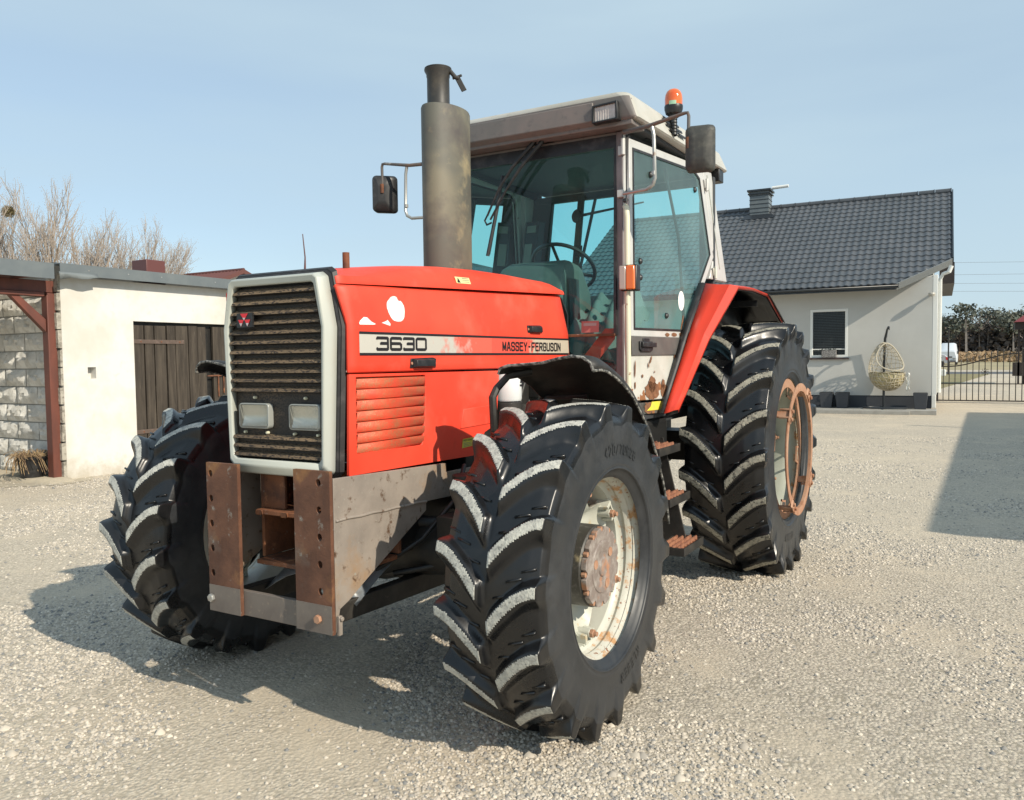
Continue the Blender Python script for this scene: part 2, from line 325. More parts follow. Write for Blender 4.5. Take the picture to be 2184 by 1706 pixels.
# ================================================================== GROUND
def ground():
    M = bpy.data.materials.new('gravel'); M.use_nodes = True; nt = M.node_tree; P = nt.nodes['Principled BSDF']; P.inputs['Roughness'].default_value = .95; P.inputs['Specular IOR Level'].default_value = .15
    g = N(nt, 'ShaderNodeNewGeometry'); pos = g.outputs['Position']
    def noise(sc, det, ro=.55):
        n = N(nt, 'ShaderNodeTexNoise'); n.inputs['Scale'].default_value = sc; n.inputs['Detail'].default_value = det; n.inputs['Roughness'].default_value = ro; nt.links.new(pos, n.inputs['Vector']); return n.outputs[0]
    def mr(s, a, b, c=0, d=1):
        q = N(nt, 'ShaderNodeMapRange'); q.inputs[1].default_value = a; q.inputs[2].default_value = b; q.inputs[3].default_value = c; q.inputs[4].default_value = d; nt.links.new(s, q.inputs[0]); return q.outputs[0]
    def mix(fac, a, b):
        q = N(nt, 'ShaderNodeMix', data_type='RGBA')
        nt.links.new(fac, q.inputs[0])
        for i, c in ((6, a), (7, b)):
            if isinstance(c, tuple): q.inputs[i].default_value = (*c, 1)
            else: nt.links.new(c, q.inputs[i])
        return q.outputs[2]
    v = N(nt, 'ShaderNodeTexVoronoi'); v.inputs['Scale'].default_value = 62; v.inputs['Randomness'].default_value = 1; nt.links.new(pos, v.inputs['Vector'])
    sx = N(nt, 'ShaderNodeSeparateColor'); nt.links.new(v.outputs['Color'], sx.inputs[0])
    stone = mix(mr(sx.outputs[0], 0, 1), (.40, .35, .29), (.65, .575, .465))
    stone = mix(mr(v.outputs['Distance'], .45, .85), stone, (.34, .30, .235))
    sand = mix(noise(9, 6), (.55, .465, .355), (.66, .565, .44))
    sand = mix(mr(noise(120, 4), .48, .66), sand, (.36, .325, .26))
    patch = mr(noise(.9, 7, .7), .50, .64)
    near = mix(patch, stone, sand)
    tint = mix(mr(noise(.16, 3), .4, .65), near, mix(mr(noise(60, 2), .4, .6), (.60, .51, .385), (.68, .585, .45)))
    mm = N(nt, 'ShaderNodeMix', data_type='RGBA'); mm.inputs[0].default_value = .45; nt.links.new(near, mm.inputs[6]); nt.links.new(tint, mm.inputs[7])
    nt.links.new(mm.outputs[2], P.inputs['Base Color'])
    h = mr(v.outputs['Distance'], 0, .8, 1, 0)
    h2 = N(nt, 'ShaderNodeMath', operation='MULTIPLY'); nt.links.new(h, h2.inputs[0]); nt.links.new(mr(patch, 0, 1, 1, .25), h2.inputs[1])
    b = N(nt, 'ShaderNodeBump'); b.inputs['Strength'].default_value = .7; b.inputs['Distance'].default_value = .006; nt.links.new(h2.outputs[0], b.inputs['Height'])
    b2 = N(nt, 'ShaderNodeBump'); b2.inputs['Strength'].default_value = .6; b2.inputs['Distance'].default_value = .02; nt.links.new(noise(14, 9, .75), b2.inputs['Height']); nt.links.new(b.outputs[0], b2.inputs['Normal'])
    nt.links.new(b2.outputs[0], P.inputs['Normal'])
    mb = MB(); mb.add([(-700, -60, 0), (700, -60, 0), (700, 900, 0), (-700, 900, 0)], [(0, 1, 2, 3)])
    tag(build('ground', mb, M, smooth=0), kind='structure')
    # loose stones near the camera, one object
    rs = np.random.RandomState(3)
    def bumpn(x, y):
        return np.sin(x * 1.7 + 1.3 * np.sin(y * 1.1)) + np.sin(y * 2.3 + x * .6 + 1.7 * np.sin(x * .9)) + .7 * np.sin(x * 4.1 - y * 3.3) + .5 * np.sin(7 * x + 5 * y)
    n = 430000
    D = 1.2 + 13 * rs.rand(n) ** .95; A = (rs.rand(n) - .5) * 1.25
    fx, fy = -.506, .8627; rx, ry = .863, .506
    X = 2.3888 + D * (fx + rx * np.tan(A)); Y = -2.8795 + D * (fy + ry * np.tan(A))
    dens = bumpn(X * 1.25, Y * 1.25); keep = (rs.rand(n) < np.clip(.34 + .38 * dens, .05, 1) * np.clip(1.35 - D / 12, .03, 1)); X, Y, D = X[keep], Y[keep], D[keep]; n = len(X)
    base = np.array([(1, 0, .1), (.35, .85, -.1), (-.8, .55, .05), (-.7, -.7, 0), (.5, -.85, .08), (.1, .15, .75), (-.25, -.3, .68)])
    fc = np.array([(0, 1, 5), (1, 2, 5), (2, 6, 5), (2, 3, 6), (3, 4, 6), (4, 0, 5), (4, 5, 6)])
    s = (.0035 + .0065 * rs.rand(n) ** 1.8) * (1 + .05 * D); s[rs.rand(n) < .004] *= 2.2
    an = rs.rand(n) * 6.283; c, sn = np.cos(an), np.sin(an)
    B = base[None] * (1 + .35 * (rs.rand(n, 7, 3) - .5)); B[:, :, 2] *= (.7 + .6 * rs.rand(n, 1))
    x = B[:, :, 0] * (.8 + .5 * rs.rand(n, 1)); yv = B[:, :, 1]
    V = np.stack([X[:, None] + s[:, None] * (x * c[:, None] - yv * sn[:, None]), Y[:, None] + s[:, None] * (x * sn[:, None] + yv * c[:, None]), s[:, None] * B[:, :, 2] + .001 * rs.rand(n, 1)], 2).reshape(-1, 3)
    F = (fc[None] + 7 * np.arange(n)[:, None, None]).reshape(-1)
    me = bpy.data.meshes.new('loose_stones'); nf = n * 7
    me.vertices.add(n * 7); me.vertices.foreach_set('co', V.ravel()); me.loops.add(nf * 3); me.loops.foreach_set('vertex_index', F)
    me.polygons.add(nf); me.polygons.foreach_set('loop_start', np.arange(nf) * 3); me.polygons.foreach_set('loop_total', np.full(nf, 3)); 
    at = me.attributes.new('tone', 'FLOAT', 'POINT'); at.data.foreach_set('value', np.repeat(rs.rand(n), 7))
    me.update(calc_edges=True)
    M2 = bpy.data.materials.new('limestone_chips'); M2.use_nodes = True; nt = M2.node_tree; P = nt.nodes['Principled BSDF']; P.inputs['Roughness'].default_value = .9; P.inputs['Specular IOR Level'].default_value = .2
    a = N(nt, 'ShaderNodeAttribute'); a.attribute_name = 'tone'; cr = N(nt, 'ShaderNodeValToRGB'); e = cr.color_ramp.elements
    e[0].color = (.22, .22, .215, 1); e[0].position = 0; e[1].color = (.72, .64, .53, 1); e[1].position = 1
    q = cr.color_ramp.elements.new(.3); q.color = (.46, .41, .345, 1); q = cr.color_ramp.elements.new(.75); q.color = (.58, .515, .425, 1)
    nt.links.new(a.outputs['Fac'], cr.inputs[0]); nt.links.new(cr.outputs[0], P.inputs['Base Color']); me.materials.append(M2)
    o = bpy.data.objects.new('loose_stones', me); COL.objects.link(o); tag(o, 'loose grey and beige limestone chips strewn over the yard', 'gravel', kind='stuff')
ground()
# ================================================================== TRACTOR
T = thing('tractor', 'worn red tractor with grey cab and tall exhaust standing on the gravel yard', 'tractor', (0, 1.4, 0))

def tyre_mesh(C, sx, R, Wd, rim_r, n, lh, pitch_ang, words, dustm):
    """C centre, sx=+1 left side; axle along x. Tread as one relief: carcass and lug envelope blended by the lug pattern"""
    Rc = R - lh; hw = Wd / 2; hs = Rc - rim_r; q = R / .65
    P = lambda x, rad, a: (C[0] + sx * x, C[1] - rad * math.cos(a), C[2] + rad * math.sin(a))
    uk = [0, .45, .70, .86, .91, .95, .98, 1.0]
    bf = .96 if R < .7 else .875
    Cx = np.array([0, .235, .35, .44, .5 * bf * .97, .5 * bf * .99, .5 * bf, .5 * bf]) * Wd; Cr = Rc - np.array([0, .004, .012, .030, .052, .085, .120, .152]) * q
    Tx = np.array([0, .225, .36, .475, .480, .5 * bf + .010, .5 * bf + .009, .5 * bf + .005]) * Wd; Tr = R - np.array([0, .004, .009, .015, .062, .102, .133, .158]) * q
    uc = np.unique(np.concatenate([np.linspace(0, .80, 26), np.linspace(.82, .90, 8), np.linspace(.915, .975, 6), [.985, .992, 1.0]]))
    us = np.concatenate([-uc[::-1], uc[1:]]); NA = 1200 if R > .7 else 1000
    th = np.linspace(0, 2 * PI, NA, endpoint=False); pit = 2 * PI / n
    cx, cr_, tx, tr = (np.interp(np.abs(us), uk, A) for A in (Cx, Cr, Tx, Tr))
    def sm(t): t = np.clip(t, 0, 1); return t * t * (3 - 2 * t)
    rg = np.random.RandomState(2); PH = .15 if R < .7 else .072; H_ = np.zeros((NA, len(us))); xs = Tx[3]
    for sd in (1, -1):
        u_ = us * sd; x_ = np.sign(u_) * tx; t = np.clip((x_ + .016) / (xs + .016), 0, 1)
        g = pitch_ang * (1 - (1 - t) ** 1.7); dg = np.where(np.abs(u_) < .86, pitch_ang * 1.7 * (1 - t) ** .7 * R / (xs + .016), 0)
        a0 = (0 if sd > 0 else .5) * pit + PH
        d = (th[:, None] - a0 - g[None] + pit / 2) % pit - pit / 2; d = d * R / np.sqrt(1 + dg ** 2)[None]
        wt = np.where(np.abs(u_) < .86, .0155 - .0005 * t, .018 + .10 * (np.abs(u_) - .86)) * q ** .7
        up = sm(1 - (d - wt) / (.020 + .012 * t)) ; dn = sm(1 - (-d - wt) / (.026 + .040 * t))   # leading and trailing flank
        h = np.where(d > 0, up, dn ** 1.25) * sm((x_ - .006) / .014)[None] * (u_ > -.2)[None]
        h = h * np.where(np.abs(u_) > .985, 0, 1)[None]
        H_ = np.maximum(H_, h)
    X = np.sign(us)[None] * (cx + (tx - cx) * H_); Rr = cr_ + (tr - cr_) * H_
    side = [(1.005, .30, .40), (1.015, .50, .50), (1.02, .56, .56), (1.004, .68, .68), (1.017, .695, .695), (1.015, .715, .715), (.985, .745, .745)]
    sp = [(hw * 1.008, .55 * (Cr[-1] - rim_r) + rim_r), (hw * 1.022, .44 * (Cr[-1] - rim_r) + rim_r), (hw * 1.020, .38 * (Cr[-1] - rim_r) + rim_r), (hw * 1.0, .27 * (Cr[-1] - rim_r) + rim_r), (hw * 1.012, .255 * (Cr[-1] - rim_r) + rim_r), (hw * 1.010, .235 * (Cr[-1] - rim_r) + rim_r), (hw * .975, .20 * (Cr[-1] - rim_r) + rim_r), (hw * .92, rim_r + .02), (hw * .88, rim_r + .002), (hw * .80, rim_r - .012)]
    ex = np.array([p[0] for p in sp]); ex[:7] *= bf / 1.0; ex[7:] = np.minimum(ex[7:], ex[6] * .985); er = np.array([p[1] for p in sp]); o_ = np.ones((NA, 1))
    X = np.hstack([-ex[::-1] * o_, X, ex * o_]); Rr = np.hstack([er[::-1] * o_, Rr, er * o_]); Hf = np.hstack([0 * o_ * ex[None], H_, 0 * o_ * ex[None]])
    uf = np.concatenate([-1.1 + 0 * ex, us, 1.1 + 0 * ex]); nc = X.shape[1]
    V = np.stack([C[0] + sx * X, C[1] - Rr * np.cos(th)[:, None], C[2] + Rr * np.sin(th)[:, None]], 2).reshape(-1, 3)
    mb = MB(); mb.v = [tuple(p) for p in V.tolist()]
    i_, j_ = np.meshgrid(np.arange(NA), np.arange(nc - 1), indexing='ij'); i2 = (i_ + 1) % NA
    F = np.stack([i_ * nc + j_, i_ * nc + j_ + 1, i2 * nc + j_ + 1, i2 * nc + j_], 2).reshape(-1, 4)
    hm = np.minimum.reduce([Hf[i_, j_], Hf[i_, j_ + 1], Hf[i2, j_], Hf[i2, j_ + 1]]); um = np.abs(uf[:-1] + uf[1:]) / 2
    mi = np.where((hm > .95) & (um[None] < .855), 2, np.where(um[None] > .93, 1, 0)).reshape(-1)
    mb.f = [tuple(x) for x in F.tolist()]; mb.mi = mi.tolist()
    for sd in (1, -1):
        for k in range(n):
            a0 = pit * (k + (.5 if sd < 0 else 0)) + PH
            for e, (xx, off) in enumerate(((.30 * xs, .30), (.52 * xs, .62), (.76 * xs, .82))):
                am = a0 + pitch_ang * off + pit * .44; ln = .030 - .003 * e; w = .0042; rb = np.interp(xx, Cx, Cr)
                c4 = lambda h, ww: [P(sd * (xx - ln), rb + h, am - ww / R - .012), P(sd * (xx + ln), rb + h - .004, am - ww / R + .012), P(sd * (xx + ln), rb + h - .004, am + ww / R + .012), P(sd * (xx - ln), rb + h, am + ww / R - .012)]
                mb.hexa(c4(-.01, w * 1.4), c4(.007, w), 0)
    for text, acen, rad, gh in words:
        wd = gh * .62; tot = len(text) * (wd + gh * .22)
        def fn(U, V):
            rr_ = rad + V - gh / 2; return P(np.interp(rr_, er[::-1], ex[::-1]) + .003, rr_, acen + (U - tot / 2) / rad)
        lettering(mb, text, wd, gh, gh * .17, gh * .22, fn, 1, cell=gh * .045)
    return mb
TY = {}

def frame_ring(mb, C, sx, xo, prof, mi=0, n=96):
    mb.lathe(prof, lambda a, b, h: (C[0] + sx * (xo + h), C[1] - a, C[2] + b), n, mi)

def wheel(sx, front):
    if front: C = (sx * .950, 0, .640); R, Wd, rr, n, lh = .655, .424, .362, 18, .037; xo = .169; nm = 'front_wheel'
    else: C = (sx * 1.0, 2.82, .822); R, Wd, rr, n, lh = .864, .560, .492, 20, .045; xo = .213; nm = 'rear_wheel'
    C = Vector(C)
    rim = MB()
    if front:
        prof = [(.350, -.03), (.385, -.004), (.389, .002), (.385, .006), (.376, .003), (.366, -.010), (.356, -.030), (.348, -.038), (.340, -.058), (.345, -.070), (.338, -.085), (.322, -.095), (.318, -.13), (.316, -.20), (.325, -.26), (.345, -.30), (.35, -.36), (.385, -.375)]
        frame_ring(rim, C, sx, xo, prof, [1] * 8 + [1, 1, 0] + [0] * 7)
    else:
        prof = [(.478, -.03), (.513, -.004), (.518, .002), (.513, .007), (.502, .003), (.492, -.012), (.482, -.032), (.472, -.045), (.462, -.07), (.452, -.085), (.447, -.12), (.447, -.22), (.455, -.27), (.475, -.33), (.48, -.42), (.513, -.45)]
        frame_ring(rim, C, sx, xo, prof, [1] * 7 + [0] * 9)
    W_ = build(nm, rim, [m_rim if front else m_rimg, m_rimrust], T)
    # tyre
    words = [('420/70R28', PI / 2 + .52 * 0 - .25 * 0, .495, .046), ('KLEBER', -PI / 2 + .1, .495, .060)] if front else [('KLEBER', -PI / 2 + .1, .60, .05)]
    if front: words = [('420/70R28', 1.72, .462, .042), ('KLEBER', -1.9, .462, .042)]
    if sx > 0:
        ty = build('tyre', tyre_mesh(C, sx, R, Wd, rr, n, lh, .30 if front else .285, words, None), [m_rubber, m_side, m_dust if front else m_dust2], W_, smooth=0)
        ty.data.polygons.foreach_set('use_smooth', [True] * len(ty.data.polygons)); TY[front] = ty
    else:
        ty = TY[front].copy(); COL.objects.link(ty); ty.parent = W_; ty.scale = (-1, 1, 1); l0 = WL[TY[front].name]; ty.location = Vector((-l0.x, l0.y, l0.z)) - WL[W_.name]
    # dish
    d = MB(); nl = 6 if front else 8; rows = []
    if front: r0, rlo, rhi, h0, h1 = .12, .225, .300, -.150, -.118
    else: r0, rlo, rhi, h0, h1 = .14, .36, .415, -.235, -.20
    rad_s = [0, .25, .5, .72, .88, 1.0]
    P = lambda h, rad, a: (C[0] + sx * (xo + h), C[1] - rad * math.cos(a), C[2] + rad * math.sin(a))
    off = PI / 2 - .09
    for k in range(97):
        a = 2 * PI * k / 96; w = (.5 + .5 * math.cos(nl * (a - off))) ** .8; ro = rlo + (rhi - rlo) * w
        row = []
        for s_ in rad_s:
            rad = r0 + (ro - r0) * s_; h = h0 + (h1 - h0) * s_ ** 2 - .035 * math.sin(PI * s_) * (1 if front else .4) * (1 - .3 * w)
            row.append(P(h, rad, a))
        row.append(P(h1 - .02, ro, a)); rows.append(row)
    d.grid(rows); build('wheel_disc', d, m_rim if front else m_rimg, W_, solid=.006)
    # lug brackets with bolts
    for k in range(nl):
        a = off + 2 * PI * k / nl; rb = rhi - .012; b = MB()
        tn = lambda da: (math.cos(a), math.sin(a))
        def Q(h, rad, t): # t tangential metres
            return (C[0] + sx * (xo + h), C[1] - rad * math.cos(a) + t * math.sin(a), C[2] + rad * math.sin(a) + t * math.cos(a))
        for t0 in (-.042, .026):
            b.hexa([Q(h1 - .03, rb + .03, t0), Q(h1 - .03, rb - .018, t0), Q(h1 - .03, rb - .018, t0 + .016), Q(h1 - .03, rb + .03, t0 + .016)], [Q(h1 + .034, rb + .03, t0), Q(h1 + .034, rb - .008, t0), Q(h1 + .034, rb - .008, t0 + .016), Q(h1 + .034, rb + .03, t0 + .016)])
        b.hexa([Q(h1 - .01, rb + .034, -.05), Q(h1 - .01, rb + .026, -.05), Q(h1 - .01, rb + .026, .05), Q(h1 - .01, rb + .034, .05)], [Q(h1 + .03, rb + .034, -.05), Q(h1 + .03, rb + .026, -.05), Q(h1 + .03, rb + .026, .05), Q(h1 + .03, rb + .034, .05)])
        b.tube([Q(h1 - .02, rb - .004, 0), Q(h1 + .036, rb - .004, 0)], .018, 14)
        build('rim_bracket', b, m_rim if front else m_rimg, W_, bev=.002)
        c = MB(); c.hexbolt(Q(h1 + .036, rb - .004, 0), (sx, 0, 0), .018, .016); c.disc(Q(h1 + .052, rb - .004, 0), (sx, 0, 0), .010, 10, 0, .014)
        build('wheel_nut', c, m_orust, W_, bev=.002)
    if front:
        h = MB(); h.lathe([(.0, -.30), (.165, -.30), (.165, -.16), (.160, -.155), (.160, -.045), (.154, -.038), (.0, -.038)], lambda a, b, q: (C[0] + sx * (xo + q), C[1] - a, C[2] + b), 48)
        hb = build('hub', h, m_hubcyl, W_)
        c = MB(); pr = []
        nn = 12
        for k in range(144):
            a = 2 * PI * k / 144; dd = abs(((a * nn / (2 * PI)) % 1) - .5) * 2; ro = .156 - (.020 * max(0, 1 - (1 - dd) / .42) ** .5 if dd > .58 else 0); pr.append((ro * math.cos(a), ro * math.sin(a)))
        c.prism(pr, lambda a, b, w: (C[0] + sx * (xo + w), C[1] - a, C[2] + b), (-.038, -.016))
        c.lathe([(.0, -.010), (.036, -.010), (.040, -.016)], lambda a, b, q: (C[0] + sx * (xo + q), C[1] - a, C[2] + b), 24)
        c.lathe([(.104, -.017), (.100, -.012), (.062, -.013), (.055, -.017)], lambda a, b, q: (C[0] + sx * (xo + q), C[1] - a, C[2] + b), 48)
        build('hub_cap', c, m_hubcap, hb, bev=.0015)
        for k in range(nn):
            a = 2 * PI * (k) / nn; q = MB(); q.hexbolt((C[0] + sx * (xo - .036), C[1] - .147 * math.cos(a), C[2] + .147 * math.sin(a)), (sx, 0, 0), .0105, .016); build('hub_bolt', q, m_orust, hb)
        for a in (2.5, .3, 4.3):
            q = MB(); q.disc((C[0] + sx * (xo - .014), C[1] - .078 * math.cos(a), C[2] + .078 * math.sin(a)), (sx, 0, 0), .018, 18, 0, .004); build('hub_plug', q, m_orust, hb)
    else:
        h = MB(); h.lathe([(.0, -.40), (.17, -.40), (.17, -.22), (.12, -.20), (.12, -.13), (.0, -.12)], lambda a, b, q: (C[0] + sx * (xo + q), C[1] - a, C[2] + b), 40)
        build('hub', h, m_rimg, W_)
        # flat rust ring on the rim with cut-outs, and outer clamp ring
        g = MB(); PP = lambda a, b, q: (C[0] + sx * (xo + q), C[1] - a, C[2] + b)
        g.lathe([(.478, .004), (.418, .004), (.418, -.006), (.478, -.006)], PP, 96, closed=True)
        for k in range(4):
            a = off + .3 + k * PI / 2
            g.lathe([(.418, .0), (.355, .0), (.355, -.008), (.418, -.008)], PP, 6, closed=True, a0=a - .16, a1=a - .12); g.lathe([(.418, .0), (.355, .0), (.355, -.008), (.418, -.008)], PP, 6, closed=True, a0=a + .12, a1=a + .16)
            g.lathe([(.364, .001), (.352, .001), (.352, -.009), (.364, -.009)], PP, 10, closed=True, a0=a - .16, a1=a + .16)
        build('clamp_plate', g, m_orust, W_)
        g = MB(); g.lathe([(.446, .092), (.394, .092), (.394, .072), (.399, .072), (.399, .086), (.446, .086)], PP, 96, closed=True)
        ring = build('dual_wheel_ring', g, m_orust, W_)
        for k in range(4):
            a = .62 + k * PI / 2; b = MB()
            def Q(hh, rad, t): return (C[0] + sx * (xo + hh), C[1] - rad * math.cos(a) + t * math.sin(a), C[2] + rad * math.sin(a) + t * math.cos(a))
            b.hexa([Q(-.01, .452, -.02), Q(-.01, .436, -.02), Q(-.01, .436, .02), Q(-.01, .452, .02)], [Q(.085, .450, -.026), Q(.085, .436, -.026), Q(.085, .436, .026), Q(.085, .450, .026)])
            b.hexa([Q(.092, .462, -.055), Q(.092, .405, -.055), Q(.092, .405, .055), Q(.092, .462, .055)], [Q(.102, .462, -.045), Q(.102, .405, -.045), Q(.102, .405, .045), Q(.102, .462, .045)])
            for t in (-.03, .03): b.hexbolt(Q(.102, .432, t), (sx, 0, 0), .013, .014); b.tube([Q(.03, .455, t), Q(.108, .455, t)], .007, 8)
            build('clamp', b, m_orust, W_, bev=.002)
for sx in (1, -1):
    for fr in (True, False): wheel(sx, fr)

# ---------------------------------------------------------------- front plates and steel side plates
for s in (1, -1):
    fr = MB()
    side = [(-.668, 1.024), (.05, .998), (.05, .958), (.30, .955), (.30, .84), (-.10, .852), (-.102, .815), (-.491, .612), (-.592, .556), (-.645, .535), (-.668, .45)]
    fr.prism(side, lambda a, b, w: (s * w, a, b), (.315, .330))
    wl = [(s * .331, -.66 + .07 * i, .866 - .0018 * i + .003 * (i % 2)) for i in range(9)]
    fr.tube(wl, .006, 6); build('side_plate', fr, m_steel, T, bev=.0015)
m_fplate = mat('front_plate_rust', (.15, .065, .036), .7, layers=[(RUSTD, 5, .42, .6, 7), ((.30, .145, .055), 4.5, .58, .72, 6), ((.26, .24, .21), 18, .60, .68, 8), ((.13, .095, .075), 3, .55, .68, 4)], bump=(60, .5, .004))
for s in (1, -1):
    p = MB(); x0, x1 = s * .152, s * .332
    hx = s * .277 if s > 0 else -.308
    xa, xb = min(x0, x1), max(x0, x1)
    # plate with real holes: horizontal strips with a hole cell each
    zs = [1.053] + [z for k in range(5) for z in (1.009 - .101 * k + .020, 1.009 - .101 * k - .020)] + [.448]
    zt = .584
    for k in range(0, len(zs) - 1, 2): p.box(xa, xb, -.690, -.674, zs[k + 1], zs[k])
    for k in range(5):
        zc = 1.009 - .101 * k; q = .020
        p.box(xa, hx - q, -.690, -.674, zc - q, zc + q); p.box(hx + q, xb, -.690, -.674, zc - q, zc + q)
        cir = [(hx + .0125 * math.cos(t), zc + .0145 * math.sin(t)) for t in [PI / 4 + 2 * PI * i / 16 for i in range(16)]]
        sq = []
        for i in range(16):
            t = PI / 4 + 2 * PI * i / 16; cx_, cz_ = math.cos(t), math.sin(t); mm = max(abs(cx_), abs(cz_)); sq.append((hx + q * cx_ / mm, zc + q * cz_ / mm))
        p.ring(cir, sq, YP, (-.690, -.674))
    pl = build('front_plate', p, m_fplate, T)
    lo = MB(); lo.box(xa + .001, xb - .001, -.6925, -.6905, .449, .556); build('unpainted_steel_zone', lo, m_steeld, pl, bev=0)
    b = MB(); bx = .267 if s > 0 else -.315; b.hexbolt((bx, -.692, .502), (0, -1, 0), .017, .014); build('bolt', b, m_orust if s > 0 else m_chrome, pl, bev=.002)
w = MB()
w.box(-.300, .312, -.672, -.650, .447, .546)      # cross bar
build('cross_bar', w, m_steeld, T, bev=.002)
w = MB()
w.box(-.152, .07, -.60, -.30, .843, .862); w.box(-.155, .312, -.60, -.28, .640, .658); w.box(-.155, -.02, -.62, -.30, .862, 1.0) if False else w.box(-.152, -.03, -.56, -.545, .862, 1.0)
w.box(-.165, -.150, -.56, -.20, .66, 1.0); w.box(-.15, .31, -.27, -.25, .66, .99)
w.box(-.14, -.11, -.615, -.60, .843, .862); w.box(.0, .03, -.615, -.60, .843, .862)
build('weight_carrier', w, m_rust, T, bev=.003)
w = MB(); w.box(.332, .345, -.668, -.650, .442, .515); w.hexbolt((.345, -.659, .505), (1, 0, 0), .009, .01); build('corner_bracket', w, m_steel, T, bev=.002)

# ---------------------------------------------------------------- chassis, axle, engine
c = MB()
c.box(-.27, .27, -.25, 1.3, .64, .93); c.box(-.20, .20, -.1, 2.9, .50, .66)
c.lathe([(.0, -.5), (.10, -.5), (.13, -.2), (.17, -.05), (.17, .05), (.13, .2), (.10, .5), (0, .5)], lambda a, b, h: (h, a - .0, b + .63), 28)
c.box(-.72, .72, -.07, .09, .57, .70); c.box(-.62, -.40, -.13, .13, .62, .80); c.box(.40, .62, -.13, .13, .62, .80)
c.box(-.30, .30, 1.2, 3.1, .66, 1.15); c.box(-.85, .85, 2.70, 2.95, .72, .93)
c.tube([(-.70, .18, .66), (.70, .18, .66)], .022, 10); c.tube([(.2, -.1, .76), (.52, .16, .70)], .03, 12)
for s in (1, -1):
    c.tube([(s * .70, -.02, .45), (s * .70, -.02, .83)], .055, 16); c.tube([(s * .60, 0, .64), (s * .80, 0, .64)], .12, 24)
    c.box(s * .34 - .05, s * .34 + .05, .12, .30, .78, .84)
build('axle_and_gearbox', c, m_dark, T, bev=.006)
c = MB()
for s in (1, -1):
    c.hexa([(s * .22, -.66, .455), (s * .22, -.66, .53), (s * .27, -.66, .53), (s * .27, -.66, .455)], [(s * .22, 1.3, .40), (s * .22, 1.3, .50), (s * .27, 1.3, .50), (s * .27, 1.3, .40)])
c.box(-.27, .27, 1.25, 1.32, .40, .52)
c.tube([(0, -.2, .56), (0, 2.3, .55)], .045, 16)
build('lower_frame_rails', c, m_blackmatt, T, bev=.004)
# curved wet-looking guard under the radiator
g = MB(); rows = []
for i in range(13):
    t = i / 12; rows.append([(-.22 + .5 * j / 8, -.50 + .42 * t, .50 + .16 * math.sin(t * 1.6) + .10 * math.sin(j / 8 * PI)) for j in range(9)])
g.grid(rows); build('belly_guard', g, m_steel if False else mat('grey_blue_guard', (.16, .18, .20), .35, layers=[((.05, .05, .05), 7, .5, .7, 4)]), T, solid=.004)
e = MB()
e.box(-.28, .28, .28, 1.25, .90, 1.55); e.box(.15, .30, .75, 1.2, 1.0, 1.35)
for i in range(7): e.tube([(.30, .50 + .1 * i, 1.02), (.33, .54 + .1 * i, 1.12), (.29, .60 + .09 * i, 1.25), (.30, .62 + .1 * i, 1.34)], .008 + .003 * (i % 3), 8)
e.box(.30, .36, .86, .95, 1.25, 1.36); e.tube([(.31, .45, 1.0), (.36, .8, 1.02), (.31, 1.2, 1.12)], .014, 8)
e.box(.29, .35, .98, 1.10, 1.18, 1.30)
for k_, pts_ in enumerate((((.25, -.35, .60), (.34, -.15, .70), (.42, .0, .86), (.36, .15, .98)), ((.22, -.2, .55), (.40, -.05, .58), (.55, .05, .74), (.60, .08, .84)), ((.30, .10, .95), (.42, .20, .80), (.50, .4, .66), (.34, .7, .6)), ((.30, .45, .95), (.38, .55, .80), (.34, .8, .72), (.3, 1.1, .80)))):
    e.tube(pts_, .011 + .003 * (k_ % 2), 8)
e.box(.28, .34, .32, .44, .84, .94); e.tube([(.46, .02, .80), (.46, .02, .93)], .05, 14); e.tube([(.46, .02, .93), (.46, .02, .96)], .065, 14)
eng = build('engine', e, m_dark, T, bev=.004)
for i, (x, y0, z0, y1, z1) in enumerate(((.345, .84, 1.22, .86, 1.10), (.35, .92, 1.20, .98, 1.06))):
    q = MB(); q.tube([(x, y0, z0), (x + .02, (y0 + y1) / 2, (z0 + z1) / 2), (x, y1, z1)], .008, 8); build('copper_pipe', q, m_orust, eng)
q = MB(); q.box(.355, .372, .90, .935, 1.26, 1.35); build('relay', q, m_silver, eng, bev=.003)
q = MB(); q.lathe([(0, 1.245), (.075, 1.245), (.080, 1.255), (.080, 1.375), (.070, 1.40), (.0, 1.405)], lambda a, b, h: (.30 + a, .625 + b, h), 32)
flt = build('oil_filter', q, mat('white_filter_paint', (.72, .74, .74), .35, coat=.3), T)
q = MB(); q.lathe([(0, 1.08), (.070, 1.08), (.080, 1.10), (.083, 1.24), (.0, 1.242)], lambda a, b, h: (.30 + a, .625 + b, h), 32); q.box(.22, .34, .70, .80, 1.06, 1.22); build('filter_head', q, m_blackmatt, flt, bev=.003)
q = MB(); q.add([(.3815, .628, 1.335), (.380, .655, 1.335), (.3815, .642, 1.375)], [(0, 1, 2)]); q.box(.3805, .3812, .625, .66, 1.318, 1.328); build('filter_print', q, m_ink, flt, smooth=0)

